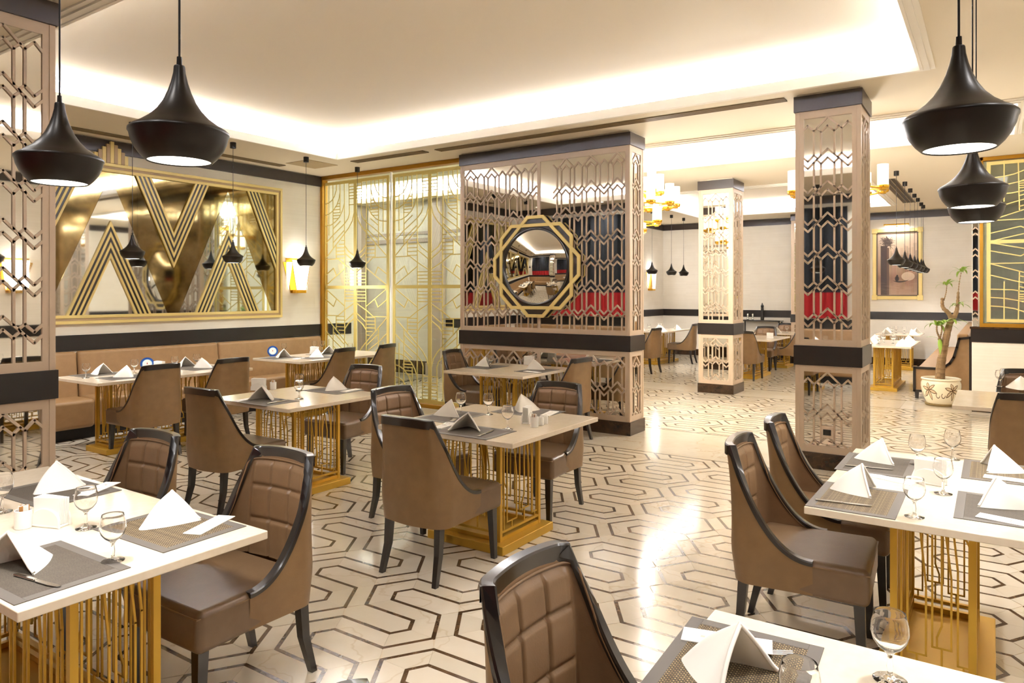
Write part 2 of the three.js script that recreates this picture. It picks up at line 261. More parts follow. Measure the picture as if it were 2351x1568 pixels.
for (const [x0, x1, z0, z1] of COVES) {
  const o = 0.2;
  const lip = (o1, w, y0, y1) => frameBoxes(x0 + o1, x1 - o1, z0 + o1, z1 - o1, w, y0, y1);
  part('cove_trim', [...lip(0.024, 0.022, CEIL - 0.034, CEIL + 0.062), ...lip(0.0015, 0.045, CEIL - 0.026, CEIL - 0.0005), ...lip(-0.044, 0.035, CEIL - 0.012, CEIL - 0.0005)], M.coveWhite, ceiling);
  part('cove_wall', frameBoxes(x0 - o, x1 + o, z0 - o, z1 + o, 0.06, CEIL + 0.028, UPPER + 0.03), M.coveWhite, ceiling);
  part('raised_ceiling', [span(x0 - o - 0.06, x1 + o + 0.06, UPPER, UPPER + 0.04, z0 - o - 0.06, z1 + o + 0.06)], M.ceiling, ceiling);
  const g = 0.42, h = UPPER - 0.045, c = [];
  c.push(span(x0 - o + g, x1 + o - g, h, UPPER, z0 - o, z0 - o + 0.05), span(x0 - o + g, x1 + o - g, h, UPPER, z1 + o - 0.05, z1 + o), span(x0 - o, x0 - o + 0.05, h, UPPER, z0 - o + g, z1 + o - g), span(x1 + o - 0.05, x1 + o, h, UPPER, z0 - o + g, z1 + o - g));
  for (const x of [x0 - o + 0.12, x1 + o - 0.3]) for (const z of [z0 - o + 0.12, z1 + o - 0.3]) c.push(span(x, x + 0.18, h, UPPER, z, z + 0.18));
  part('cove_cornice', c, M.coveWhite, ceiling);
  const y = CEIL + 0.036, s = 0.05;
  part('led_strip', [span(x0, x1, CEIL + 0.03, y, z0 - s - 0.008, z0 - s + 0.008), span(x0, x1, CEIL + 0.03, y, z1 + s - 0.008, z1 + s + 0.008), span(x0 - s - 0.008, x0 - s + 0.008, CEIL + 0.03, y, z0, z1), span(x1 + s - 0.008, x1 + s + 0.008, CEIL + 0.03, y, z0, z1)], M.led, ceiling);
}
// slot diffusers and the access hatch
function slotVent(label, x0, x1, z0, z1, rows) {
  const along = x1 - x0 > z1 - z0, v = thing('air_vent', label, 'vent', V((x0 + x1) / 2, CEIL, (z0 + z1) / 2)), a = (x1 - x0) / 2, b = (z1 - z0) / 2;
  part('backing', [span(-a, a, -0.004, -0.0005, -b, b)], M.ventDark, v);
  for (let k = 0; k <= rows; k++) { const t = k / rows; part('slat', [along ? span(-a, a, -0.012, -0.003, -b + 2 * b * t - 0.006, -b + 2 * b * t + 0.006) : span(-a + 2 * a * t - 0.006, -a + 2 * a * t + 0.006, -0.012, -0.003, -b, b)], M.vent, v); }
  return v;
}
slotVent('long brown slot air vent in the ceiling above the lattice wall', -5.88, -1.62, -7.06, -6.94, 4);
slotVent('short brown slot air vent in the ceiling above the gold glass screen', -7.36, -6.05, -7.02, -6.9, 4);
slotVent('slot air vent in the ceiling along the wall with the chevron mirror', -8.49, -8.37, -6.6, -3.0, 4);
slotVent('slot air vent in the far ceiling beside the row of seven pendants', -1.5, -1.29, -16.35, -12.8, 3);
tag(obj('ceiling_hatch', [rspan(-8.24, -7.75, CEIL - 0.006, CEIL + 0.001, -7.02, -6.5, 0.002)], M.hatch), 'flat tan access hatch in the ceiling corner by the gold screen', 'hatch');

// ---------------------------------------------------------------- walls
const wallH = CEIL + 0.002;
struct('wall_west', [span(X0 - 0.2, X0, 0, wallH, -8.35, -1.4)], M.wall);
struct('wall_southwest', [span(X0 - 0.2, -5.3, 0, wallH, -1.6, -1.4)], M.wall);
struct('wall_recess', [span(-5.32, -5.12, 0, wallH, -1.6, ZS + 0.2)], M.wall);
struct('wall_south', [span(-5.32, X1 + 0.2, 0, wallH, ZS, ZS + 0.2)], M.wall);
struct('wall_east', [span(X1, X1 + 0.2, 0, wallH, ZF - 0.2, ZS + 0.2)], M.wall);
struct('wall_north', [span(-7.5, X1 + 0.2, 0, wallH, ZF - 0.2, ZF)], M.wallPale);
struct('wall_northwest', [span(-7.5, -7.3, 0, wallH, ZF, -11.0)], M.wallPale);
struct('wall_foyer', [span(-13.2, -5.2, 0, wallH, -11.0, -10.7)], M.wallPale);
struct('wall_foyer_side', [span(-13.2, -13.0, 0, wallH, -10.7, -7.5)], M.wallPale);
struct('wall_foyer_front', [span(-13.2, X0 - 0.19, 0, wallH, -7.7, -7.5)], M.wallPale);
struct('wall_northeast', [span(-0.24, -0.04, 0, wallH, ZF, -11.7)], M.wallPale);
struct('wall_partition', [span(-0.24, X1, 0, 0.944, -11.62, -11.5)], M.wall);
// black dado bands, dark crown bands and baseboards
let trimNo = 0;
const trim = (geos, m) => struct('trim_' + ++trimNo, geos, m);
const bandY = [0.944, 1.123], crownY = [3.274, 3.424];
trim([rspan(X0, X0 + 0.018, ...bandY, -7.56, -1.6, 0.003)], M.blackBand); trim([rspan(X0, X0 + 0.03, ...crownY, -7.56, -1.6, 0.003)], M.topBand);
trim([span(X0 - 0.001, X0 + 0.018, ...bandY, -8.2, -7.68)], M.blackBand);
trim([span(X0, -5.3, ...bandY, -1.618, -1.599)], M.blackBand); trim([span(X0, -5.3, ...crownY, -1.63, -1.599)], M.topBand);
trim([span(-5.12, X1, ...bandY, ZS - 0.018, ZS + 0.001)], M.blackBand); trim([span(-5.12, X1, ...crownY, ZS - 0.03, ZS + 0.001)], M.topBand);
trim([span(X1 - 0.018, X1 + 0.001, ...bandY, -11.5, ZS)], M.blackBand); trim([span(X1 - 0.03, X1 + 0.001, ...crownY, -11.5, ZS)], M.topBand);
trim([span(-7.3, -0.24, 1.02, 1.19, ZF - 0.001, ZF + 0.018)], M.blackBand); trim([span(-7.3, -0.24, ...crownY, ZF - 0.001, ZF + 0.03)], M.topBand);
trim([span(-7.301, -7.282, 1.02, 1.19, ZF, -11)], M.blackBand); trim([span(-7.301, -7.27, ...crownY, ZF, -11)], M.topBand);
trim([span(-9.05, -5.2, ...bandY, -10.701, -10.682)], M.blackBand);
trim([span(-0.252, X1, 0.944, 1.123, -11.64, -11.488)], M.blackBand); trim([rspan(-0.262, X1, 1.123, 1.152, -11.65, -11.47, 0.004)], M.plinth);
struct('baseboard_north', [span(-7.3, -0.24, 0, 0.16, ZF, ZF + 0.015)], M.plinth); struct('baseboard_foyer', [span(-13, -5.2, 0, 0.26, -10.701, -10.68)], M.plinth);
struct('baseboard_partition', [span(-0.24, X1, 0, 0.15, -11.5, -11.488)], M.plinth);
for (const x of [-11.05, -8.92]) tag(obj('pilaster', [rspan(x - 0.16, x + 0.16, 0.26, wallH, -10.67, -10.5, 0.01), rspan(x - 0.19, x + 0.19, 0, 0.26, -10.67, -10.47, 0.006)], M.pilaster), 'grey stone pilaster on the pale wall behind the gold glass screen', 'pilaster', 'pilasters behind the gold screen');
trim([span(-13, -5.2, 2.62, 2.7, -10.72, -10.64), span(-13, -5.2, 2.78, 2.83, -10.72, -10.66)], M.pilaster);

// ---------------------------------------------------------------- lattice fretwork over mirror
const LP = 0.29, LS = 0.169;                            // height of a tier, half the width of a repeat
function fretwork(w, h, firstB, bar = 0.0158, deep = 0.009) {   // bars in the plane z = 0, lower corner at the origin
  const gs = [], e = 0.004;
  const seg = (x0, v0, x1, v1, lift) => {
    let a = [x0, h - v0], b = [x1, h - v1], t0 = 0, t1 = 1;
    for (const [p, q] of [[-(b[0] - a[0]), a[0] + e], [b[0] - a[0], w + e - a[0]], [-(b[1] - a[1]), a[1] + e], [b[1] - a[1], h + e - a[1]]]) { if (Math.abs(p) < 1e-9) { if (q < 0) return; } else { const t = q / p; if (p < 0) t0 = Math.max(t0, t); else t1 = Math.min(t1, t); } }
    if (t1 - t0 < 0.02) return;
    const P = (t) => V(a[0] + (b[0] - a[0]) * t, a[1] + (b[1] - a[1]) * t, lift), A = P(t0), B = P(t1), d = B.clone().sub(A).normalize().multiplyScalar(bar * 0.28);
    if (A.distanceTo(B) > 0.006) gs.push(rod(A.sub(d), B.add(d), bar, deep - 2 * Math.abs(lift)));
  };
  for (let u = firstB - 4 * LS; u < w + 2 * LS; u += 2 * LS) for (let t = 0; t * LP < h + 0.3; t++) {
    const v = t * LP;
    for (const s of [-1, 1]) {
      const X = (a) => u + s * a, k = s > 0 ? 0 : 0.0003;
      seg(X(0), v, X(0.117), v + 0.117, k);
      if (t) seg(X(0.117), v + 0.117, X(LS), v + 0.117 + LS - 0.117, k); else seg(X(0.117), v + 0.117, X(LS), v + 0.061, k);
      seg(X(0), v + 0.079, X(0.057), v + 0.136, k);
      seg(X(0.093), v + 0.093, X(0.057), v + 0.129, 0.0006);
      seg(X(0.057), v + 0.13, X(0.057), v + LP + 0.057, 0.0009);
      seg(X(0.117), v + 0.117, X(0.117), v + 0.341, 0.0009);
      seg(X(0.117), v + 0.341, X(LS), v + 0.341 + LS - 0.117, 0.0004 + k);
      seg(X(0.117), v + 0.341, X(0.0825), v + LP + 0.0825, 0.0006);
    }
  }
  return gs;
}
const rails = (x0, x1, y0, y1, ox0, ox1, oy0, oy1, d = 0.0096) => [span(x0, ox0, y0, y1, -d / 2, d / 2), span(ox1, x1, y0, y1, -d / 2, d / 2), span(ox0, ox1, y0, oy0, -d / 2, d / 2), span(ox0, ox1, oy1, y1, -d / 2, d / 2)];
function latticeTower(name, label, x0, x1, z0, z1, group) {   // a square pier clad on four sides; z1 is the side that faces the camera
  const cx = (x0 + x1) / 2, cz = (z0 + z1) / 2, t = thing(name, label, 'column', V(cx, 0, cz), 0, group), a = (x1 - x0) / 2, b = (z1 - z0) / 2, pr = 0.012;
  part('mirror_core', [span(-a + 0.0135, a - 0.0135, 0.15, 3.27, -b + 0.0135, b - 0.0135)], M.mirror, t);
  for (const sx of [-1, 1]) for (const sz of [-1, 1]) part('corner_post', [rspan(sx * (a - 0.036), sx * a, 0.15, 3.274, sz * (b - 0.036), sz * b, 0.003)], M.taupe, t);
  for (const [turn, half, out] of [[0, a, b], [Math.PI, a, b], [Math.PI / 2, b, a], [-Math.PI / 2, b, a]]) {
    const n = half > 0.9 ? 2 : 1, inner = half - 0.036, wPanel = 2 * inner / n;
    for (let k = 0; k < n; k++) {
      const xa = -inner + k * wPanel, xb = xa + wPanel, ox0 = xa + (n === 1 ? 0.038 : k ? 0.02 : 0.024), ox1 = xb - (n === 1 ? 0.038 : k ? 0.024 : 0.02), ow = ox1 - ox0;
      const phase = n === 2 ? (k ? ow - 0.1 : 0.1) : ow / 2;
      for (const [y0, y1, oy0, oy1] of [[1.123, 3.274, 1.18, 3.205], [0.15, 0.944, 0.215, 0.885]]) {
        const m = new THREE.Matrix4().makeRotationY(turn).multiply(new THREE.Matrix4().makeTranslation(0, 0, out - 0.0085));
        const pf = part('panel_frame', merge(rails(xa, xb, y0, y1, ox0, ox1, oy0, oy1)).applyMatrix4(m), M.taupe, t);
        part('fretwork', merge(fretwork(ow, oy1 - oy0, phase)).applyMatrix4(m.clone().multiply(new THREE.Matrix4().makeTranslation(ox0, oy0, 0))), M.taupe, pf);
      }
    }
  }
  part('black_band', [rspan(-a - pr, a + pr, 0.944, 1.123, -b - pr, b + pr, 0.003)], M.blackBand, t);
  part('top_band', [rspan(-a - pr, a + pr, 3.274, 3.419, -b - pr, b + pr, 0.003)], M.topBand, t);
  part('ceiling_collar', [span(-a + 0.012, a - 0.012, 3.419, CEIL + 0.001, -b + 0.012, b - 0.012)], M.ceiling, t);
  part('marble_plinth', [rspan(-a - pr, a + pr, 0, 0.15, -b - pr, b + pr, 0.003)], M.plinth, t);
  return t;
}
latticeTower('lattice_wall', 'wide lattice-clad mirror wall that carries the round convex mirror', -5.8, -3.38, -7.745, -7.36);
const outletColumn = latticeTower('lattice_column', 'square lattice-clad mirror column with a power socket near its foot', -1.52, -0.966, -7.5, -6.935);
latticeTower('lattice_column', 'square lattice-clad mirror column standing alone between the far tables', -3.965, -3.405, -11.82, -11.27);
latticeTower('lattice_column', 'lattice-clad column next to the banquette and the chevron mirror', -5.42, -4.865, -2.09, -1.52);
latticeTower('lattice_column', 'lattice-clad column seen through the glass of the gold screen by the plant', 0.75, 1.3, -14.2, -13.65);
latticeTower('lattice_column', 'slim lattice pilaster against the pale far wall', -3.85, -3.3, -17.98, -17.15);
{ // the power socket
  const s = part('power_socket', [rspan(-0.05, 0.05, 0.29, 0.4, 0.275, 0.296, 0.004)], M.taupe, outletColumn); part('socket_insert', [rspan(-0.033, 0.033, 0.318, 0.37, 0.294, 0.3, 0.002)], M.socket, s);
}

// ---------------------------------------------------------------- round convex mirror in its double octagon
{
  const c = onY(1233, 612, 1.6); const r = ray(1233), d = -7.36 / r[1], y = EYE - (612 - HY) / FOC * d;
  const t = thing('convex_mirror', 'round convex mirror in a black and gold double octagon frame', 'mirror', V(r[0] * d, y, -7.347));
  const oct = (turn, grow = 0) => { const p = [], A = 0.52 + grow, B = 0.355 + grow * 0.414; for (const [x, q] of [[A, -B], [A, B], [B, A], [-B, A], [-A, B], [-A, -B], [-B, -A], [B, -A]]) p.push(new THREE.Vector2(x * Math.cos(turn) - q * Math.sin(turn), x * Math.sin(turn) + q * Math.cos(turn))); return p; };
  for (const turn of [0, Math.PI / 4]) {
    const s = new THREE.Shape(oct(turn, -0.004));
    const b = clean(new THREE.ExtrudeGeometry(s, { depth: 0.03 + (turn ? 0.001 : 0), bevelEnabled: false })); part('backboard', [b.translate(0, 0, -0.01)], M.darkStripe, t);
    const ring = new THREE.Shape(oct(turn)); ring.holes.push(new THREE.Path(oct(turn, -0.036).reverse()));
    part('gold_octagon', [clean(new THREE.ExtrudeGeometry(ring, { depth: 0.022 + (turn ? 0.001 : 0), bevelEnabled: true, bevelSize: 0.002, bevelThickness: 0.002, bevelSegments: 1 })).translate(0, 0, 0.018)], M.paleGold, t);
  }
  part('rim', [clean(new THREE.TorusGeometry(0.462, 0.018, 12, 72)).translate(0, 0, 0.028)], M.blackWood, t);
  const R = (0.45 ** 2 + 0.075 ** 2) / 0.15, n = 24, prof = []; for (let i = 0; i <= n; i++) { const q = 0.452 * i / n; prof.push([q, Math.sqrt(R * R - q * q) - (R - 0.075)]); }
  const g = new THREE.LatheGeometry(prof.map(([q, h]) => new THREE.Vector2(Math.max(q, 1e-4), h)), 72).rotateX(Math.PI / 2).translate(0, 0, 0.03);
  const dome = new THREE.Mesh(g, std({ color: '#e4e2dc', metalness: 1, roughness: 0.015, side: THREE.DoubleSide })); dome.name = 'convex_glass'; dome.castShadow = dome.receiveShadow = true; t.add(dome);
}

// ---------------------------------------------------------------- gold deco screens
const HALF = [[[0.846, 1], [0.846, 0.497]], [[0.716, 1], [0.705, 0.369]], [[0.6, 1], [0.6, 0.924], [0.658, 0.867], [0.752, 0.826], [0.869, 0.804], [1, 0.796]],
  [[0.485, 1], [0.478, 0.701]], [[0.485, 0.89], [0.519, 0.833], [0.589, 0.777], [0.705, 0.729], [0.846, 0.7], [1, 0.69]], [[0.348, 1], [0.328, 0]], [[0.348, 0.784], [0.405, 0.72], [0.496, 0.665], [0.635, 0.621], [0.775, 0.595], [1, 0.586]],
  [[0.201, 1], [0.183, 0.685], [0.223, 0.643], [0.336, 0.597], [0.716, 0.495], [0.98, 0.41]], [[0.473, 0.624], [0.705, 0.557]], [[0.359, 0.531], [0.705, 0.424]], [[0.022, 0.716], [0.089, 0.618], [0.201, 0.556], [0.325, 0.508], [0.98, 0.268]],
  ...[0.791, 0.765, 0.736, 0.706, 0.68, 0.652].map((y, i) => [[[0.577, 0.635, 0.681, 0.71, 0.71, 0.71][i], y], [[0.485, 0.485, 0.482, 0.478, 0.492, 0.554][i], y]]),
  ...[0.968, 0.938, 0.91, 0.881, 0.853, 0.826, 0.77].map((y) => [[0.2, y], [0, y]]), [[0.61, 0.397], [0.607, 0.27]], ...[0.44, 0.405, 0.373, 0.341, 0.309, 0.275].map((y, i) => [[[0.439, 0.519, 0.607, 0.607, 0.607, 0.607][i], y], [0.33, y]]),
  [[1, 0.268], [0.54, 0.268]], [[0.33, 0.389], [0.223, 0.34], [0, 0.282]], [[0.33, 0.32], [0, 0.228]], [[0.535, 0.266], [0.33, 0.211], [0, 0.14]], ...[0.129, 0.1, 0.07, 0.041].map((y) => [[0.33, y], [0, y]]), [[0.33, 0.179], [0.97, 0.01]], [[0.98, 0.108], [0.693, 0.182], [0.6, 0.113]]];
function decoPanel(parent, x0, x1, y0, y1, z, m) {      // gold tracery mirrored about its spine and its middle bar
  const xm = (x0 + x1) / 2, hw = (x1 - x0) / 2, ym = (y0 + y1) / 2, hh = (y1 - y0) / 2, gs = [], fr = [];
  for (const sx of [-1, 1]) for (const sy of [-1, 1]) for (const [n, line] of HALF.entries()) for (let i = 0; i < line.length - 1; i++) {
    const P = ([u, w]) => V(xm + sx * u * hw, ym + sy * w * hh, z), a = P(line[i]), b = P(line[i + 1]), d = b.clone().sub(a).normalize().multiplyScalar(0.003);
    gs.push(rod(a.sub(d), b.add(d), 0.0135, 0.007 - 0.0004 * ((n + i) % 4)));
  }
  const w = 0.045;
  fr.push(span(x0 - 0.012, x0 + w - 0.012, y0, y1, z - 0.006, z + 0.006), span(x1 - w + 0.012, x1 + 0.012, y0, y1, z - 0.006, z + 0.006), span(x0, x1, y1 - w, y1, z - 0.0055, z + 0.0055), span(x0, x1, y0, y0 + w, z - 0.0055, z + 0.0055), span(xm - 0.03, xm + 0.03, y0, y1, z - 0.005, z + 0.005), span(x0, x1, ym - 0.024, ym + 0.024, z - 0.0052, z + 0.0052));
  const f = part('tracery_frame', fr, m, parent); part('tracery', gs, m, f);
}
{
  const t = thing('gold_screen', 'tall glass screen with gold deco tracery beside the lattice wall', 'screen', V(0, 0, 0)), z = -7.62;
  part('outer_frame', [rspan(X0, X0 + 0.05, 0, CEIL - 0.002, z - 0.05, z + 0.06, 0.004), rspan(X0 + 0.05, -5.79, CEIL - 0.06, CEIL - 0.002, z - 0.05, z + 0.06, 0.004), rspan(X0 + 0.05, -5.79, 0, 0.05, z - 0.05, z + 0.06, 0.004)], M.goldFrame, t);
  for (const [a, b] of [[-8.7, -7.3], [-7.275, -5.8]]) { part('glass_pane', [span(a, b, 0.05, CEIL - 0.06, z - 0.012, z - 0.0115)], M.pane, t); }
  part('glass_joint', [rspan(-7.297, -7.278, 0.05, CEIL - 0.06, z - 0.02, z + 0.012, 0.002)], M.white, t);
  decoPanel(t, -8.72, -7.34, 0.06, 3.335, z, M.screenGold); decoPanel(t, -7.237, -5.855, 0.06, 3.335, z, M.screenGold);
}
{
  const t = thing('gold_screen', 'gold deco tracery over clear glass above the low wall near the potted plant', 'screen', V(0, 0, 0)), z = -11.52;
  part('outer_frame', [rspan(-0.15, -0.11, 1.15, CEIL - 0.002, z - 0.05, z + 0.05, 0.004), rspan(-0.15, X1, CEIL - 0.05, CEIL - 0.002, z - 0.05, z + 0.05, 0.004), rspan(-0.15, X1, 1.15, 1.2, z - 0.05, z + 0.06, 0.004)], M.goldFrame, t);
  part('glass_pane', [span(-0.11, X1, 1.19, CEIL - 0.04, z - 0.02, z - 0.0195)], M.pane, t);
  decoPanel(t, -0.06, 2.3, 1.215, 3.37, z, M.paleGold);
}
{ // slim lattice jamb beside that screen
  const j = thing('lattice_jamb', 'slim lattice strip over mirror at the edge of the gold screen by the plant', 'lattice', V(-0.2, 1.152, -11.58));
  part('mirror_strip', [span(-0.03, 0.03, 0, 2.25, -0.05, 0.03)], M.mirror, j); part('fretwork', merge(fretwork(0.06, 2.2, 0.03)).translate(-0.03, 0.02, 0.045), M.taupe, j);
}

// ---------------------------------------------------------------- chevron mirror on the west wall
{
  const y0 = 1.25, y1 = 3.15, z0 = -6.81, z1 = -1.89, t = thing('chevron_mirror', 'huge antique mirror with gold frame and striped chevrons above the banquette', 'mirror', V(X0, 0, -4.35)), c = -4.35;
  const ring = (o, w, d, m, name) => { const a = z0 - c + o, b = z1 - c - o, p = y0 + o, q = y1 - o; part(name, [rspan(0, d, p, p + w, a, b, 0.003), rspan(0, d, q - w, q, a, b, 0.003), rspan(0, d, p + w, q - w, a, a + w, 0.003), rspan(0, d, p + w, q - w, b - w, b, 0.003)], m, t); };
  ring(0, 0.036, 0.05, M.paleGold, 'frame_outer'); ring(0.036, 0.03, 0.036, M.taupeStripe, 'frame_middle'); ring(0.066, 0.036, 0.046, M.paleGold, 'frame_inner');
  const bot = y0 + 0.1, top = y1 - 0.1, za = z0 - c + 0.1, zb = z1 - c - 0.1;
  part('antique_glass', [span(0.004, 0.012, bot, top, za, zb)], M.antique, t);
  const sheet = (pts, x0, x1, m, name) => { const s = new THREE.Shape(pts.map(([z, y]) => new THREE.Vector2(-z, y))); part(name, [clean(new THREE.ExtrudeGeometry(s, { depth: x1 - x0, bevelEnabled: false })).rotateY(Math.PI / 2).translate(x0, 0, 0)], m, t); };
  const clipY = (pts) => pts;
  const slope = (2.488 - 1.369) / 0.4915, per = 1.58, zA = [-4.346 - c + per, -4.346 - c, -4.346 - c - per], zV = [-4.346 - c + per / 2, -4.346 - c - per / 2, -4.346 - c - 1.5 * per, -4.346 - c + 1.5 * per];
  const cutZ = (pts) => { let p = clipPoly(pts, 1, 0, zb); if (p.length > 2) p = clipPoly(p, -1, 0, -za); return p; };
  for (const z of zA) { const h = 1.66, w = h / 2.33; const p = cutZ([[z - w, bot], [z + w, bot], [z, bot + h]]); if (p.length > 2) sheet(p, 0.013, 0.017, M.clearMirror, 'clear_glass_triangle'); }
  const arms = (z, up) => {                             // one chevron: two arms of seven stripes
    const W = 0.195, n = 7;
    for (let k = 0; k < n; k++) for (const s of [-1, 1]) {
      const o0 = W * k / n, o1 = W * (k + 1) / n, H0 = 1.119, foot = 0.4915;
      const out = (o) => (up ? [[z + s * (foot - o), bot], [z, bot + H0 - o * slope]] : [[z + s * (foot - o), top], [z, top - H0 + o * slope]]);
      const [a, b] = out(o0), [d, e] = out(o1), p = cutZ([a, b, e, d]);
      if (p.length > 2 && Math.abs(areaOf(p)) > 1e-4) sheet(p, 0.016, k % 2 ? 0.03 : 0.036, k % 2 ? M.darkStripe : M.paleGold, k % 2 ? 'dark_stripe' : 'gold_stripe');
    }
  };
  for (const z of zA) arms(z, true);
  for (const z of zV) arms(z, false);
  for (let k = -4; k <= 4; k++) { const h = 0.27 - 0.04 * Math.abs(k); part('crest_fin', [rspan(0.0, 0.048 + 0.004 * (Math.abs(k) % 2) + 0.004 * (4 - Math.abs(k)), y1 + 0.001, y1 + Math.min(h, 0.12 + 0.035 * (4 - Math.abs(k))), k * 0.044 - 0.021, k * 0.044 + 0.021, 0.002)], Math.abs(k) % 2 ? M.taupeStripe : M.paleGold, t); }
}

// ---------------------------------------------------------------- lamps
const PEND = (() => {
  const g = new THREE.Group(), R = 0.124;
  const out = [[0.0125, 0.255], [0.014, 0.252], [0.0155, 0.235], [0.021, 0.21], [0.029, 0.185], [0.041, 0.158], [0.056, 0.135], [0.075, 0.115], [0.098, 0.098], [0.118, 0.086], [R, 0.08], [R, 0.074], [0.121, 0.07], [0.117, 0.052], [0.108, 0.032], [0.095, 0.014], [0.081, 0.0], [0.078, 0.0], [0.079, 0.004]];
  part('shade', [lathe(out, 48)], M.shade, g, false);
  part('reflector', [lathe([[0.079, 0.003], [0.092, 0.018], [0.104, 0.036], [0.112, 0.055], [0.1, 0.085], [0.06, 0.12], [0.001, 0.13]], 40)], M.shadeInside, g, false);
  part('diffuser', [clean(new THREE.CylinderGeometry(0.0775, 0.0775, 0.004, 40)).translate(0, 0.005, 0)], M.glow, g, false);
  part('collar', [clean(new THREE.CylinderGeometry(0.0065, 0.0075, 0.024, 14)).translate(0, 0.266, 0)], M.shade, g, false);
  return g;
})();
function pendant(x, z, y, label, group, power = PENDANT_POWER, ceilingAt = CEIL) {
  const t = PEND.clone(); t.name = numbered('pendant_lamp'); t.position.set(x, y, z); scene.add(t); tag(t, label, 'lamp', group);
  const top = ceilingAt - y;
  part('cord', [clean(new THREE.CylinderGeometry(0.003, 0.003, top - 0.276, 8)).translate(0, (top + 0.276) / 2, 0)], M.cord, t, false);
  part('ceiling_cup', [clean(new THREE.CylinderGeometry(0.035, 0.035, 0.07, 20)).translate(0, top - 0.035, 0)], M.cord, t, false);
  const l = new THREE.SpotLight(LAMP_LIGHT, power, 0, 1.25, 0.7, 2); l.position.set(x, y - 0.006, z); l.target.position.set(x, 0, z); l.shadow.radius = 3; l.castShadow = true; l.name = 'pendant_light'; scene.add(l, l.target); l.target.name = 'pendant_aim';
}
for (const [x, z] of [[-2.455, -1.066], [-1.79, -1.07]]) pendant(x, z, 1.95, 'black bell pendant lamp over the table beside the near lattice column', 'pendants over the table by the near lattice column', PENDANT_POWER, x > -99 ? CEIL : CEIL);
for (const z of [-2.07, -3.48, -4.23]) pendant(-0.07, z, 1.955, 'black bell pendant lamp in the short row over the table by the socket column', 'pendants over the table by the socket column');
for (const z of [-2.95, -4.04, -5.26, -6.37, -7.3]) pendant(-7.65, z, 1.972, 'black bell pendant lamp in the row over the banquette tables', 'pendants along the banquette');
for (const z of [-11.7, -13.29, -14.2, -15.0, -15.7, -16.5, -17.0]) pendant(-1.2, z + (z > -12 ? -0.35 : 0), 2.026, 'small black bell pendant lamp in the far row before the framed picture', 'far row of seven pendants', PENDANT_POWER * 0.8);
for (const z of [-14.7, -15.84, -16.63]) pendant(-6.22, z, 2.03, 'small black bell pendant lamp in front of the plain pale far wall', 'three far pendants', PENDANT_POWER * 0.8);

// recessed downlights in the soffits that only the convex mirror shows
const DOWN = (() => { const g = new THREE.Group(); part('ring', [lathe([[0.045, -0.002], [0.062, -0.006], [0.064, 0], [0.045, 0]], 28)], M.coveWhite, g, false); part('lamp_disc', [clean(new THREE.CylinderGeometry(0.044, 0.044, 0.003, 24)).translate(0, -0.0017, 0)], M.glow, g, false); return g; })();
for (const [x, z] of [[-8.0, -1.95], [-6.5, -1.95], [-4.2, -1.0], [-3.2, -0.1], [-2.0, -0.1], [-0.8, -0.1], [0.5, -0.6], [0.9, -2.2], [0.9, -3.8], [0.9, -5.4], [1.3, -7.2]]) {
  const t = DOWN.clone(); t.name = numbered('downlight'); t.position.set(x, CEIL, z); scene.add(t); tag(t, 'small round recessed downlight in the soffit shown by the convex mirror', 'lamp', 'recessed downlights');
  const l = new THREE.SpotLight(LAMP_LIGHT, DOWNLIGHT_POWER, 0, 1.1, 0.8, 2); l.position.set(x, CEIL - 0.012, z); l.target.position.set(x, 0, z); l.shadow.radius = 3; l.castShadow = true; l.name = 'downlight_light'; l.target.name = 'downlight_aim'; scene.add(l, l.target);
}

function sconce(x, y, z, turn, label) {                 // flared wall light; front faces local +z
  const t = thing('wall_sconce', label, 'lamp', V(x, y, z), turn);
  const trap = (w0, w1, y0, y1, zf, th) => { const s = new THREE.Shape([new THREE.Vector2(-w0, y0), new THREE.Vector2(w0, y0), new THREE.Vector2(w1, y1), new THREE.Vector2(-w1, y1)]); return clean(new THREE.ExtrudeGeometry(s, { depth: th, bevelEnabled: false })).translate(0, 0, zf); };
  part('back_plate', [trap(0.11, 0.2, -0.02, 0.5, 0, 0.012), trap(0.15, 0.25, 0.1, 0.44, 0, 0.01)], M.brass, t);
  part('front_glass', [trap(0.085, 0.17, 0.025, 0.47, 0.11, 0.006)], M.lampGlass, t);
  for (const s of [-1, 1]) { const g = trap(0.001, 0.06, 0.02, 0.43, 0, 0.005); part('side_glass', [g.translate(-0.03, 0, 0).rotateY(s * 0.95).translate(s * 0.15, 0.01, 0.055)], M.lampGlass, t); part('edge_strip', [rod(V(s * 0.088, 0.02, 0.115), V(s * 0.174, 0.47, 0.115), 0.006)], M.brass, t); }
  part('cup', [rbox(0, 0.0, 0.06, 0.19, 0.045, 0.115, 0.004)], M.brass, t);
  const p = V(0, 0.25, 0.16).applyAxisAngle(V(0, 1, 0), turn).add(V(x, y, z)), q = V(0, 0.25, 2).applyAxisAngle(V(0, 1, 0), turn).add(V(x, y, z));
  areaLight(0.24, 0.36, LAMP_LIGHT, SCONCE_POWER * 6, p, q, 'sconce_light');   // RectAreaLight looks along its own -z
  const up = areaLight(0.2, 0.07, LAMP_LIGHT, SCONCE_POWER * 20, V(0, 0.47, 0.06).applyAxisAngle(V(0, 1, 0), turn).add(V(x, y, z)), V(0, 3, 0.0601).applyAxisAngle(V(0, 1, 0), turn).add(V(x, y, z)), 'sconce_up_light');
  return t;
}
const areaFix = [];
sconce(X0, 1.63, -7.1, Math.PI / 2, 'flared white glass wall sconce beside the chevron mirror');
sconce(X1, 1.63, -4.65, -Math.PI / 2, 'flared white glass wall sconce on the east wall');
sconce(-7.3, 1.7, -17.1, Math.PI / 2, 'flared white glass wall sconce in the far corner');
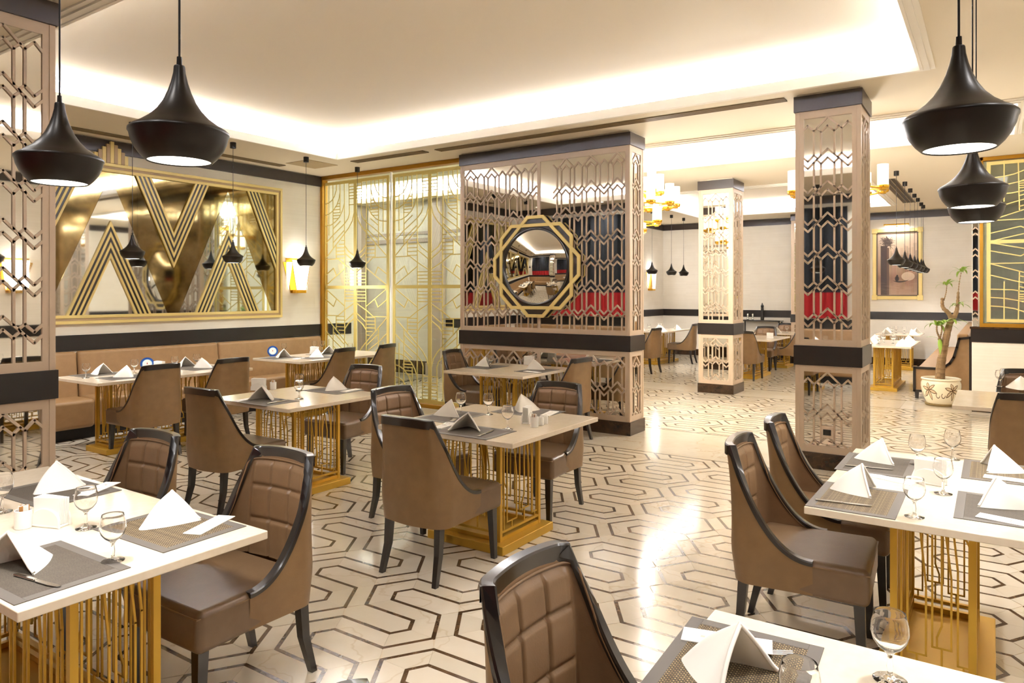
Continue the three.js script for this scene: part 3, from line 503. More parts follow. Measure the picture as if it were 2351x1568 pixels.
// chandeliers of opal cylinders on brass rings
function chandelier(x, z, label) {
  const t = thing('chandelier', label, 'chandelier', V(x, 0, z));
  const cyl = (r, h, px, py, pz, s = 24) => clean(new THREE.CylinderGeometry(r, r, h, s)).translate(px, py, pz);
  part('stem', [cyl(0.012, UPPER - 2.44, 0, (UPPER + 2.44) / 2, 0, 12), cyl(0.07, 0.03, 0, UPPER - 0.016, 0), lathe([[0.001, 2.4], [0.02, 2.42], [0.012, 2.47], [0.05, 2.5], [0.012, 2.53]], 20)], M.brass, t, false);
  const tier = (r, y, n, off, rs = 0.058, h = 0.24) => {
    part('ring', [clean(new THREE.TorusGeometry(r, 0.012, 8, 48)).rotateX(Math.PI / 2).translate(0, y, 0), ...[0, 1, 2, 3].map((k) => rod(V(0, y, 0), V(r * Math.cos(k * Math.PI / 2 + off), y, r * Math.sin(k * Math.PI / 2 + off)), 0.012, 0.012, V(0, 1, 0)))], M.brass, t, false);
    for (let k = 0; k < n; k++) {
      const a = off + k / n * 2 * Math.PI, px = r * Math.cos(a), pz = r * Math.sin(a);
      const s = part('opal_shade', [cyl(rs, h, px, y + 0.03 + h / 2, pz)], M.opal, t, false);
      part('shade_cup', [lathe([[0.001, -0.03], [0.03, -0.03], [0.035, -0.018], [0.055, -0.012], [0.064, 0.0], [0.066, 0.02], [0.066, 0.03], [0.001, 0.03]], 24).translate(px, y + 0.005, pz)], M.brass, s, false);
    }
  };
  tier(0.5, 2.79, 10, 0.2); tier(0.29, 2.97, 6, 0.5); tier(0.29, 2.56, 6, 0.1); tier(0.1, 2.45, 3, 0.6, 0.05, 0.1);
  for (const y of [2.38, 3.3]) { const l = new THREE.PointLight(new THREE.Color(1, 0.98, 0.95), CHANDELIER_POWER * (y > 3 ? 0.5 : 1)); l.position.set(x, y, z); l.shadow.radius = 6; l.castShadow = true; l.name = 'chandelier_light'; scene.add(l); }
}
chandelier(-4.05, -9.1, 'tiered chandelier of opal glass cylinders partly hidden by the lattice wall');
chandelier(-1.52, -9.1, 'tiered chandelier of opal glass cylinders behind the socket column');

// ---------------------------------------------------------------- dining chair (faces local -z)
const CHAIR = (() => {
  const g = new THREE.Group(), hw = 0.25, zb = 0.285, r = 0.1, zf = -0.075, s1 = hw - r, s2 = s1 + r * Math.PI / 2, LT = s2 + (zb - r - zf), l0 = 0.222;
  const plan = (l) => {                                  // [x, z, nx, nz] on the outer shell at arc length l from the middle of the back
    const s = Math.sign(l) || 1, a = Math.abs(l);
    if (a < s1) return [l, zb - 0.012 * (a / s1) ** 2, 0, 1];
    if (a < s2) { const t = (a - s1) / r; return [s * (s1 + r * Math.sin(t)), zb - 0.012 - r + r * Math.cos(t), s * Math.sin(t), Math.cos(t)]; }
    return [s * hw, zb - 0.012 - r - (a - s2), s, 0];
  };
  const yTop = (l) => { const a = Math.abs(l); if (a < l0) return 0.917 - 0.008 * (a / l0) ** 2; const q = Math.min(1, (a - l0) / (LT - l0)); return 0.463 + 0.444 * Math.pow(1 - q, 2.25); };
  const at = (l, y, off) => {                            // point of the shell pushed inwards by off
    const [x, z, nx, nz] = plan(l), k = Math.max(0, (y - 0.45) / 0.46), fx = 1 - 0.1 * k, low = Math.max(0, (0.45 - y) / 0.15);
    return V((x - nx * off) * fx * (1 - 0.03 * low), y, z - nz * off + 0.03 * k * Math.max(0, nz) - 0.02 * low * Math.max(0, nz) - 0.012 * Math.sin(Math.PI * k) * Math.max(0, nz));
  };
  const L = (u) => (u * 2 - 1) * LT, LM = (u) => { const t = u * 2 - 1, a = Math.abs(t); return Math.sign(t) * (a < 0.74 ? a / 0.74 * 0.225 : 0.225 + (a - 0.74) / 0.26 * (LT - 0.225)); }, railH = (l) => { const a = Math.abs(l); return a < l0 ? 0.05 : Math.max(0.02, 0.05 - (a - l0) * 2.2); };
  const outer = grid((u, v) => { const l = L(u), y1 = yTop(l) - railH(l) * 0.75, y0 = 0.305 + 0.012 * Math.abs(2 * u - 1); return at(l, y0 + (y1 - y0) * v, 0); }, 56, 14);
  part('shell', [clean(outer)], M.leather, g);
  const cols = [-0.062, 0.062], rows = [0.6, 0.745];
  const inner = grid((u, v) => {
    const l = LM(u), y1 = yTop(l) - railH(l) * 0.8, y = 0.44 + (y1 - 0.44) * v; let off = 0.03;
    const p = at(l, y, 0.03), sm = (t) => { t = Math.max(0, Math.min(1, t)); return t * t * (3 - 2 * t); }, f = sm((0.215 - Math.abs(l)) / 0.035), e = sm((y1 - 0.016 - y) / 0.03);
    let puff = 0.016 * f * e;
    for (const c of cols) puff -= 0.011 * f * e * Math.exp(-(((p.x - c) / 0.0055) ** 2));
    for (const c of rows) puff -= 0.011 * f * e * Math.exp(-(((y - c) / 0.0075) ** 2));
    return at(l, y, off + puff);
  }, 132, 64, true);
  part('backrest', [clean(inner)], M.leatherInside, g);
  part('back_piping', [tube(Array.from({ length: 25 }, (_, i) => { const l = -l0 * 0.93 + i / 24 * 2 * l0 * 0.93; return at(l, yTop(l) - 0.053, 0.033); }), 0.0045, 48, 6), ...[-1, 1].map((s) => tube(Array.from({ length: 21 }, (_, i) => { const l = s * (l0 * 0.93 + (LT - l0) * 0.86 * i / 20); return at(l, yTop(l) - railH(l) - 0.003, 0.033); }), 0.0045, 40, 6))], M.leatherInside, g);
  { // black glossy rail that runs over the top and down both arms
    const N = 72, pos = [], idx = [], ring = [];
    for (let i = 0; i <= N; i++) {
      const l = L(i / N), e = 0.004, y1 = yTop(l), h = railH(l), T = at(L(Math.min(1, i / N + 0.004)), yTop(L(Math.min(1, i / N + 0.004))), 0.02).sub(at(L(Math.max(0, i / N - 0.004)), yTop(L(Math.max(0, i / N - 0.004))), 0.02)).normalize();
      const o = at(l, y1, -e), n = at(l, y1, 0.036), across = n.clone().sub(o), down = T.clone().cross(across).normalize(); if (down.y > 0) down.negate();
      const D = down.multiplyScalar(h), b = 0.005;
      const inn = across.clone().normalize();
      ring.push([o.clone().add(D), o.clone().addScaledVector(D, b / h), o.clone().addScaledVector(inn, b), n.clone().addScaledVector(inn, -b), n.clone().addScaledVector(D, b / h), n.clone().add(D)]);
    }
    const quad = (a, b, c, d) => { for (const p of [a, b, c, a, c, d]) pos.push(p.x, p.y, p.z); };
    for (let i = 0; i < N; i++) for (let k = 0; k < 6; k++) quad(ring[i][k], ring[i][(k + 1) % 6], ring[i + 1][(k + 1) % 6], ring[i + 1][k]);
    for (const [rg2, f] of [[ring[0], 1], [ring[N], -1]]) for (let k = 1; k < 5; k++) { const q = f > 0 ? [rg2[0], rg2[k + 1], rg2[k]] : [rg2[0], rg2[k], rg2[k + 1]]; for (const p of q) pos.push(p.x, p.y, p.z); }
    const bg = new THREE.BufferGeometry(); bg.setAttribute('position', new THREE.Float32BufferAttribute(pos, 3)); part('top_rail', [clean(toCreasedNormals(bg, 0.7))], M.blackWood, g);
  }
  const sg = new RoundedBoxGeometry(0.49, 0.155, 0.5, 6, 0.03); { const p = sg.attributes.position; for (let i = 0; i < p.count; i++) { const x = p.getX(i), y = p.getY(i), z = p.getZ(i); if (y > 0.03) p.setY(i, y + 0.014 * (1 - (x / 0.25) ** 2) * (1 - (z / 0.26) ** 2)); p.setX(i, x * (1 + 0.03 * (-z / 0.25))); } sg.computeVertexNormals(); }
  part('seat', [clean(sg).translate(0, 0.385, -0.055)], M.seat, g);
  part('seat_piping', [rbox(0, 0.441, -0.0555, 0.493, 0.005, 0.504, 0.002, 1)], M.leather, g);
  for (const s of [-1, 1]) {
    part('leg', [frustum(V(s * 0.2, 0.325, -0.262), V(s * 0.208, 0, -0.275), 0.022, 0.0145)], M.blackWood, g);
    part('leg', [frustum(V(s * 0.185, 0.33, 0.21), V(s * 0.188, 0.16, 0.222), 0.021, 0.018), frustum(V(s * 0.188, 0.16, 0.222), V(s * 0.198, 0, 0.262), 0.018, 0.014)], M.blackWood, g);
  }
  return g;
})();
function chair(x, z, turn, label, group) { const c = CHAIR.clone(); c.name = numbered('dining_chair'); c.position.set(x, 0, z); c.rotation.y = turn; scene.add(c); return tag(c, label, 'chair', group); }
const NORTH = 0, EAST = -Math.PI / 2, SOUTH = Math.PI, WEST = Math.PI / 2;   // the way a chair looks

// ---------------------------------------------------------------- tables
const TOP = 0.752;
const MODULE = [[[0.1, 1], [0.1, 0.02]], [[0.25, 1], [0.25, 0.94], [0.18, 0.89], [0.18, 0.08], [0.42, 0.08], [0.42, 0.55], [0.35, 0.9], [0.35, 1]], [[0.3, 0.08], [0.3, 0]], [[0.5, 0.15], [0.5, 0.95], [0.62, 0.95], [0.62, 0.3], [0.56, 0.22], [0.56, 0.15]], [[0.5, 0.15], [0.74, 0.15], [0.74, 0.62], [0.67, 0.92], [0.67, 1]], [[0.62, 0.15], [0.62, 0]], [[0.9, 1], [0.9, 0.92], [0.96, 0.86], [0.96, 0.06], [0.82, 0.06], [0.82, 0.68], [0.77, 0.92], [0.77, 1]], [[0.89, 0.06], [0.89, 0]], [[0.56, 0.95], [0.56, 1]]];
const tableCache = new Map();
function table(x, z, w, d, label, group) {              // w along x, d along z
  const key = w + ',' + d;
  const long = w > 1.15 || d > 1.15;
  if (!tableCache.has(key)) {
    const g = new THREE.Group(), pw = long ? (w < d ? 0.27 : w - 0.55) : 0.45, pd = long ? (w < d ? d - 0.55 : 0.27) : 0.45, y0 = 0.055, y1 = 0.722;
    part('tabletop', [rbox(0, TOP - 0.015, 0, w, 0.03, d, 0.004)], M.quartz, g);
    part('plinth', [rbox(0, 0.0275, 0, pw + 0.15, 0.055, pd + 0.15, 0.004)], M.gold, g);
    const a = pw / 2, b = pd / 2, q = 0.013;
    const f = part('pedestal_frame', [...[[-a, -b], [a, -b], [-a, b], [a, b]].map(([px, pz]) => box(px, (y0 + y1) / 2, pz, 0.026, y1 - y0, 0.026)), ...[y0 + q, y0 + 0.055, y1 - q].flatMap((y, n) => [box(0, y, -b, pw, n === 1 ? 0.014 : 0.024, 0.022), box(0, y, b, pw, n === 1 ? 0.014 : 0.024, 0.022), box(-a, y, 0, 0.022, n === 1 ? 0.014 : 0.024, pd), box(a, y, 0, 0.022, n === 1 ? 0.014 : 0.024, pd)])], M.gold, g);
    for (const [len, turn, off] of [[pw, 0, b], [pw, Math.PI, b], [pd, Math.PI / 2, a], [pd, -Math.PI / 2, a]]) {
      const n = Math.max(1, Math.round(len / 0.4)), mw = len / n, gs = [], lo = y0 + 0.055, hi = y1 - 0.02;
      for (let k = 0; k < n; k++) for (const line of MODULE) for (let i = 0; i < line.length - 1; i++) {
        const flip = k % 2, P = ([u, v]) => V(-len / 2 + (k + (flip ? 1 - u : u)) * mw, lo + (hi - lo) * v, 0), A = P(line[i]), B = P(line[i + 1]), e = B.clone().sub(A).normalize().multiplyScalar(0.003);
        gs.push(rod(A.sub(e), B.add(e), 0.0075));
      }
      part('wire_grille', [merge(gs).applyMatrix4(new THREE.Matrix4().makeRotationY(turn).multiply(new THREE.Matrix4().makeTranslation(0, 0, off)))], M.gold, f);
    }
    tableCache.set(key, g);
  }
  const t = tableCache.get(key).clone(); t.name = numbered('dining_table'); t.position.set(x, 0, z); scene.add(t);
  return tag(t, label, 'table', group);
}
table(-2.77, -3.85, 1.05, 1.05, 'square white-topped table on gold wire pedestal in the open middle of the floor');
table(-4.78, -3.9, 1.0, 1.0, 'square white-topped table on gold wire pedestal between banquette and middle table');
table(-4.5, -6.6, 1.05, 1.05, 'square white-topped gold table directly before the lattice wall');
table(-3.0, -1.225, 1.7, 0.79, 'long white-topped gold table beside the near lattice column');
table(-0.2, -3.645, 0.85, 1.29, 'long white-topped gold table set for four by the socket column');
table(-0.195, -1.245, 0.85, 1.29, 'long white-topped table with a single place setting and two wine glasses showing');
table(0.265, -6.88, 1.05, 1.05, 'square white-topped table half cleared near the potted plant');
table(-7.45, -4.22, 0.9, 1.7, 'long white-topped banquette table under the chevron mirror');
table(-7.59, -6.68, 0.96, 1.68, 'long white-topped banquette table next to the gold glass screen');
table(-6.45, -15.7, 0.9, 1.7, 'far white-topped gold table under the three small pendants');
table(-3.86, -14.05, 1.05, 1.45, 'far white-topped gold table just beyond the free-standing lattice column');
table(-3.95, -16.2, 1.05, 1.05, 'far white-topped gold table behind another far table near the pale wall');
table(-1.5, -13.75, 0.85, 1.75, 'far gold table under the row of pendants, the one nearer the plant');
table(-1.65, -17.2, 0.85, 1.1, 'far gold table under the framed picture by the wall');
// chairs: one label for each, by the table it belongs to
chair(-2.71, -3.23, NORTH, 'taupe leather dining chair at the middle table, its plain back fully in view');
chair(-2.775, -4.5, SOUTH + 0.05, 'taupe leather dining chair at the middle table, facing the one seen from behind');
chair(-3.4, -3.82, EAST - 0.08, 'taupe leather dining chair at the middle table on the side toward the banquette');
chair(-4.8, -3.3, NORTH + 0.04, 'taupe leather dining chair seen from behind at the table between banquette and middle table');
chair(-4.99, -4.63, SOUTH + 0.08, 'taupe leather dining chair with tufted back at the table between banquette and middle table');
chair(-5.24, -6.85, EAST + 0.1, 'taupe leather dining chair at the table before the lattice wall, on the gold screen side');
chair(-3.93, -6.78, WEST - 0.1, 'taupe leather dining chair at the table before the lattice wall, seen from its side');
chair(-2.585, -1.76, SOUTH + 0.02, 'large taupe leather dining chair with its seat showing beside the table under two pendants');
chair(-3.45, -1.67, SOUTH + 0.06, 'taupe leather dining chair mostly behind the table under two pendants');
chair(-0.735, -3.45, EAST + 0.06, 'taupe leather dining chair at the table for four, farther from the socket column');
chair(-0.735, -4.13, EAST + 0.06, 'taupe leather dining chair at the table for four, closer to the socket column');
chair(-0.725, -1.54, EAST - 0.02, 'taupe leather dining chair with black rail and deep tufted back cut by the frame');
chair(-0.66, -0.72, EAST, 'dining chair of which only the black top rail shows at the picture edge');
chair(0.22, -6.3, NORTH, 'taupe leather dining chair seen from behind at the table near the plant');
chair(0.26, -7.68, SOUTH, 'taupe leather dining chair facing out at the table near the plant');
chair(-6.99, -3.83, WEST, 'taupe dining chair at the banquette table under the chevron mirror, the one toward the column');
chair(-7.01, -4.64, WEST, 'taupe dining chair at the banquette table under the chevron mirror, toward the gold screen');
chair(-7.1, -6.28, WEST + 0.12, 'taupe leather dining chair at the banquette table next to the gold screen');
chair(-7.13, -7.06, WEST + 0.2, 'taupe leather dining chair closest to the gold screen frame, half hidden');
chair(-5.86, -13.48, WEST - 0.1, 'far taupe dining chair at the edge of the lattice wall');
chair(-5.92, -15.8, WEST + 0.1, 'far taupe dining chair under the three small pendants, seen from its side');
chair(-6.75, -14.6, SOUTH + 0.3, 'far taupe dining chair on the far side of the table under three small pendants');
chair(-3.82, -13.5, NORTH, 'far taupe dining chair seen from behind next to the free-standing column');
chair(-3.95, -15.1, SOUTH, 'far taupe dining chair facing out at the table beyond the free-standing column');
chair(-3.6, -15.65, WEST, 'far taupe dining chair seen from its side beyond the free-standing column');
chair(-3.97, -16.98, SOUTH, 'farthest taupe dining chair against the pale wall');

// ---------------------------------------------------------------- banquettes
function banquette(x0, x1, z0, z1, side, label, seatOut = 0.0) {   // side: which wall it backs on: 'w', 's', 'e'
  const len = side === 's' ? x1 - x0 : z1 - z0, deep = side === 's' ? z1 - z0 : x1 - x0;
  const pos = side === 'w' ? V(x0 + 0.012, 0, (z0 + z1) / 2) : side === 'e' ? V(x1, 0, (z0 + z1) / 2) : V((x0 + x1) / 2, 0, z1), turn = side === 'w' ? Math.PI / 2 : side === 'e' ? -Math.PI / 2 : Math.PI;
  const t = thing('banquette', label, 'bench', pos, turn);   // local: back on z = 0, seat toward +z
  part('toe_kick', [span(-len / 2, len / 2, 0, 0.13, 0.02, deep - 0.06)], M.black, t);
  part('seat', [rbox(0, 0.285, deep / 2 + seatOut / 2, len - 0.004, 0.31, deep + seatOut, 0.045, 5)], M.bench, t);
  const n = Math.max(1, Math.round(len / 1.9)), w = len / n;
  for (let k = 0; k < n; k++) {
    const g = new RoundedBoxGeometry(w - 0.004, 0.54, 0.14, 5, 0.035); const p = g.attributes.position;
    for (let i = 0; i < p.count; i++) { const y = p.getY(i); if (p.getZ(i) > 0) p.setZ(i, p.getZ(i) - 0.05 * (y + 0.27) / 0.54); } g.computeVertexNormals();
    part('backrest', [clean(g).translate(-len / 2 + (k + 0.5) * w, 0.67, 0.075)], M.bench, t);
  }
  return t;
}
banquette(X0, X0 + 0.47, -3.94, -2.2, 'w', 'tan leather banquette unit in the corner behind the near lattice column', 0.05);
banquette(X0, X0 + 0.47, -7.5, -3.945, 'w', 'long tan leather banquette under the chevron mirror');
banquette(X0, -5.45, -2.2, -1.62, 's', 'tan leather banquette under the curtained window next to the chevron mirror');
banquette(-5.1, -1.25, -0.3, ZS - 0.02, 's', 'tan leather banquette along the wall behind the camera');
{ // banquette with a shaped end beside the plant
  const t = thing('banquette', 'beige banquette with black-edged curved end panel behind the potted plant', 'bench', V(-0.275, 0, -15.1)), zS = 2.66;
  part('seat', [rspan(-0.7, -0.08, 0.16, 0.46, -2.8, zS - 0.03, 0.03)], M.bench, t);
  part('backrest', [rspan(-0.17, -0.02, 0.46, 1.0, -2.8, zS - 0.03, 0.03)], M.bench, t);
  const prof = [[-0.72, 0.12], [-0.72, 0.47], [-0.42, 0.47], [-0.33, 0.5], [-0.26, 0.56], [-0.21, 0.65], [-0.17, 0.8], [-0.14, 0.93], [-0.0, 0.95], [0.0, 0.12]];
  const shape = (k) => prof.map(([x, y], i) => { const cx = -0.3, cy = 0.4; return new THREE.Vector2(x, y); });
  const g = new THREE.ExtrudeGeometry(new THREE.Shape(shape()), { depth: 0.02, bevelEnabled: false }); part('end_panel', [clean(g).translate(0, 0, zS - 0.03)], M.bench, t);
  const edge = []; for (let i = 0; i < prof.length; i++) { const a = prof[i], b = prof[(i + 1) % prof.length], A = V(a[0], a[1], zS - 0.015), B = V(b[0], b[1], zS - 0.015), e = B.clone().sub(A).normalize().multiplyScalar(0.012); edge.push(rod(A.sub(e), B.add(e), 0.035, 0.05)); }
  part('black_edging', edge, M.blackWood, t);
  for (const z of [zS - 0.06, -2.7]) part('leg', [frustum(V(-0.69, 0.14, z), V(-0.69, 0, z), 0.03, 0.022)], M.blackWood, t);
}
// ---------------------------------------------------------------- curtains on the walls that the mirrors show
function curtain(x0, x1, z, label) {
  const t = thing('curtain', label, 'curtain', V(0, 0, z)), w = x1 - x0, n = Math.round(w / 0.02);
  const sheet = (y0, y1) => grid((u, v) => V(x0 + w * u, y0 + (y1 - y0) * v, -0.06 + 0.032 * Math.sin(u * w * 34 + 0.6 * Math.sin(u * w * 5)) + 0.008 * Math.sin(u * w * 81)), n, 2, true);
  part('upper_cloth', [clean(sheet(1.62, 3.2))], M.navy, t); part('lower_cloth', [clean(sheet(1.14, 1.62))], M.red, t);
}
M.navy.side = M.red.side = THREE.DoubleSide;
curtain(-8.1, -5.6, -1.62, 'dark curtain with a red hem over the window near the chevron mirror');
curtain(-4.7, -2.2, ZS - 0.02, 'dark curtain with a red hem behind the table under two pendants');
curtain(-1.9, 1.9, ZS - 0.02, 'wide dark curtain with a red hem behind the camera');

// ---------------------------------------------------------------- tableware
const glassGeo = lathe([[0.001, 0.0], [0.034, 0.0], [0.0345, 0.002], [0.028, 0.004], [0.012, 0.008], [0.0055, 0.014], [0.0055, 0.02], [0.0068, 0.032], [0.0052, 0.045], [0.0056, 0.056], [0.012, 0.064], [0.024, 0.073], [0.034, 0.087], [0.0385, 0.104], [0.0375, 0.122], [0.0335, 0.14], [0.0318, 0.148], [0.0308, 0.148], [0.0325, 0.139], [0.0365, 0.121], [0.0374, 0.104], [0.033, 0.089], [0.023, 0.0755], [0.011, 0.0675], [0.001, 0.066]], 36);
const GLASS = new THREE.Mesh(glassGeo, M.glass); GLASS.castShadow = GLASS.receiveShadow = true;
function glass(p, label, group) { const g = GLASS.clone(); g.name = numbered('wine_glass'); g.position.copy(p); g.position.y += 0.0008; scene.add(g); return tag(g, label, 'glass', group); }
// a napkin folded into a leaning pyramid: two triangular flaps over a sloping ridge, open at the front, with rolled front edges
function napkinGeo(w, lean, curl) {
  const apex = V(lean, 0.112, 0.035), rear = V(-lean * 0.6, 0, -0.105), left = V(-w - curl, 0, 0.085 - curl), right = V(w - curl * 0.4, 0, 0.075 + curl);
  const foot = (u) => {                                 // base line: left front corner, round the rear, right front corner
    const t = u * 2 - 1, s = Math.abs(t), e = t < 0 ? left : right, p = rear.clone().lerp(e, Math.pow(s, 0.92)), out = V(e.z - rear.z, 0, -(e.x - rear.x)).normalize().multiplyScalar((t < 0 ? 1 : -1) * 0.012 * Math.sin(Math.PI * s));
    p.sub(out); if (s < 0.14) p.z += 0.014 * (1 - s / 0.14) ** 2; return p;
  };
  const f = (u, v, off) => {
    const q = Math.pow(v, 0.96), b = foot(u), p = b.clone().lerp(apex, q), t = u * 2 - 1, c = Math.sin(Math.PI * v), n = V(t, 0, -1 + Math.abs(t) * 0.6).normalize();
    p.addScaledVector(n, 0.007 * c * (0.5 + Math.sin(t * 5 + lean * 60)) - off); p.y += 0.004 * c - off * v * 0.6;
    if (p.y < 0) p.y = 0; return p;
  };
  const o = clean(grid((u, v) => f(u, v, 0), 36, 16)), i = clean(grid((u, v) => f(u, v, 0.004), 36, 16, true)), rolls = [];
  for (const u of [0.012, 0.988]) rolls.push(tube(Array.from({ length: 9 }, (_, k) => { const p = f(u, k / 8, 0.003); p.y = Math.max(p.y, 0.0052); return p; }), 0.0052, 20, 7));
  return merge([o, i, ...rolls]);
}
const NAPKINS = [[0.1, 0.012, 0.012], [0.112, -0.015, -0.01], [0.095, 0.02, 0.02], [0.105, -0.008, 0.006]].map((a) => napkinGeo(...a));
let nk = 0;
function napkin(p, turn, label, group) { const m = new THREE.Mesh(NAPKINS[nk++ % NAPKINS.length], M.linen); m.castShadow = m.receiveShadow = true; m.name = numbered('folded_napkin'); m.position.copy(p); m.rotation.y = turn; scene.add(m); return tag(m, label, 'napkin', group); }
M.linen.side = THREE.DoubleSide;
function matProto(weave) {
  const g = new THREE.Group(), w = 0.44, d = 0.32, b = 0.032;
  part('woven_panel', [span(-w / 2 + b, w / 2 - b, 0, 0.0022, -d / 2 + b, d / 2 - b)], weave, g);
  part('border', [rspan(-w / 2, w / 2, 0, 0.003, -d / 2, -d / 2 + b, 0.001), rspan(-w / 2, w / 2, 0, 0.003, d / 2 - b, d / 2, 0.001), rspan(-w / 2, -w / 2 + b, 0, 0.003, -d / 2 + b, d / 2 - b, 0.001), rspan(w / 2 - b, w / 2, 0, 0.003, -d / 2 + b, d / 2 - b, 0.001)], M.matEdge, g);
  return g;
}
const MATS = [matProto(M.matWeave), matProto(M.matGrey)];
function placemat(p, turn, kind, label, group) { const m = MATS[kind].clone(); m.name = numbered('placemat'); m.position.copy(p); m.rotation.y = turn; scene.add(m); return tag(m, label, 'placemat', group); }
const KNIFE = (() => { const g = new THREE.Group(); part('handle', [rbox(0, 0.0035, 0.055, 0.013, 0.006, 0.1, 0.0025)], M.steel, g); const s = new THREE.Shape([[0, 0], [0.0075, 0.01], [0.0085, 0.07], [0.004, 0.108], [-0.006, 0.112], [-0.006, 0]].map(([x, y]) => new THREE.Vector2(x, y))); part('blade', [clean(new THREE.ExtrudeGeometry(s, { depth: 0.0018, bevelEnabled: false })).rotateX(-Math.PI / 2).translate(0, 0.0025, 0.006)], M.steel, g); return g; })();
const FORK = (() => { const g = new THREE.Group(); part('handle', [clean(grid((u, v) => V((u - 0.5) * (0.008 + 0.008 * Math.abs(v - 0.3)), 0.003 + 0.008 * Math.sin(v * 2.6), -0.02 + v * 0.13), 2, 16, true)), rbox(0, 0.0035, 0.1, 0.014, 0.003, 0.03, 0.001)], M.steel, g); part('head', [rbox(0, 0.006, -0.028, 0.022, 0.0022, 0.02, 0.001)], M.steel, g); for (let k = -1.5; k <= 1.5; k++) part('tine', [rod(V(k * 0.0062, 0.006, -0.036), V(k * 0.0062, 0.011, -0.082), 0.0028, 0.002, V(0, 1, 0))], M.steel, g); return g; })();
M.steel.side = THREE.DoubleSide;
function cutlery(proto, name, p, turn, label, group) { const m = proto.clone(); m.name = numbered(name); m.position.copy(p); m.rotation.y = turn; scene.add(m); return tag(m, label, name, group); }
const sleeveTex = (() => { const c = document.createElement('canvas'); c.width = 64; c.height = 192; const x = c.getContext('2d'); x.fillStyle = '#f6f3ec'; x.fillRect(0, 0, 64, 192); x.fillStyle = '#b98a7a'; x.fillRect(18, 96, 26, 3); x.fillRect(22, 104, 18, 2); x.fillStyle = '#c4b8a8'; x.fillRect(26, 40, 10, 10); const t = new THREE.CanvasTexture(c); t.colorSpace = THREE.SRGBColorSpace; return t; })();
const sleeveMat = std({ map: sleeveTex, roughness: 0.85 });
function sleeve(p, turn, label, group) { const g = clean(new THREE.BoxGeometry(0.07, 0.0025, 0.21)).translate(0, 0.0013, 0), m = new THREE.Mesh(g, sleeveMat); m.castShadow = m.receiveShadow = true; m.name = numbered('cutlery_sleeve'); m.position.copy(p); m.rotation.y = turn; scene.add(m); return tag(m, label, 'paper sleeve', group); }
function dispenser(p, turn, label) {                    // white china napkin holder with upright paper napkins
  const t = thing('napkin_holder', label, 'napkin holder', p, turn);
  const half = (s) => { const sh = new THREE.Shape(); sh.moveTo(-0.06, 0); sh.lineTo(0.06, 0); sh.lineTo(0.06, 0.03); sh.absarc(0, 0.03, 0.06, 0, Math.PI, false); sh.lineTo(-0.06, 0); return clean(new THREE.ExtrudeGeometry(sh, { depth: 0.006, bevelEnabled: true, bevelSize: 0.002, bevelThickness: 0.002, bevelSegments: 2, curveSegments: 20 })).scale(1, 0.72, 1).translate(0, 0.002, s * 0.024 - 0.003); };
  part('china_stand', [half(-1), half(1), rbox(0, 0.005, 0, 0.116, 0.01, 0.06, 0.004)], M.china, t);
  for (let k = -3; k <= 3; k++) part('paper_napkin', [rbox(0, 0.058, k * 0.0058, 0.115, 0.096, 0.0036, 0.0012, 1).rotateZ(k * 0.012)], M.paper, t);
  return t;
}
function sugarPot(p, label) {
  const t = thing('sugar_pot', label, 'sugar pot', p);
  part('pot', [lathe([[0.001, 0], [0.026, 0], [0.0275, 0.002], [0.028, 0.064], [0.027, 0.066], [0.025, 0.064], [0.025, 0.008], [0.001, 0.008]], 28)], M.china, t, false);
  for (let k = 0; k < 6; k++) part('sachet', [rbox(0, 0.05, 0, 0.03, 0.062, 0.004, 0.001, 1).rotateY(0.4 * k).translate(-0.008 + 0.006 * (k % 3), 0, -0.008 + 0.005 * k % 0.015)], k % 2 ? M.rawSugar : M.paper, t);
  return t;
}
const SHAKER = new THREE.Mesh(lathe([[0.001, 0], [0.0165, 0], [0.018, 0.002], [0.0175, 0.04], [0.0145, 0.054], [0.009, 0.058], [0.001, 0.058]], 24), M.china); SHAKER.castShadow = SHAKER.receiveShadow = true;
function shaker(p, label, group) { const m = SHAKER.clone(); m.name = numbered('shaker'); m.position.copy(p); scene.add(m); return tag(m, label, 'shaker', group); }
function sign(p, turn, label) {
  const t = thing('table_sign', label, 'sign', p, turn), disc = (r, z0, z1) => clean(new THREE.CylinderGeometry(r, r, z1 - z0, 36)).rotateX(Math.PI / 2).translate(0, 0.072, (z0 + z1) / 2);
  part('blue_plate', [disc(0.07, 0, 0.006), rbox(0, 0.008, 0.003, 0.075, 0.016, 0.03, 0.003)], M.blue, t); part('pale_ring', [disc(0.05, 0.006, 0.0068)], M.paleBlue, t); part('white_face', [disc(0.044, 0.0068, 0.0076)], M.white, t);
  part('red_emblem', [rbox(0, 0.078, 0.0078, 0.008, 0.014, 0.0008, 0.0003, 1), rbox(0, 0.07, 0.0078, 0.016, 0.003, 0.0008, 0.0003, 1)], M.red, t);
  t.rotation.x = 0; return t;
}
const onTop = (px, py, up = 0) => { const p = onY(px, py, TOP); p.y = TOP + up; return p; };
const MAT = 0.003;
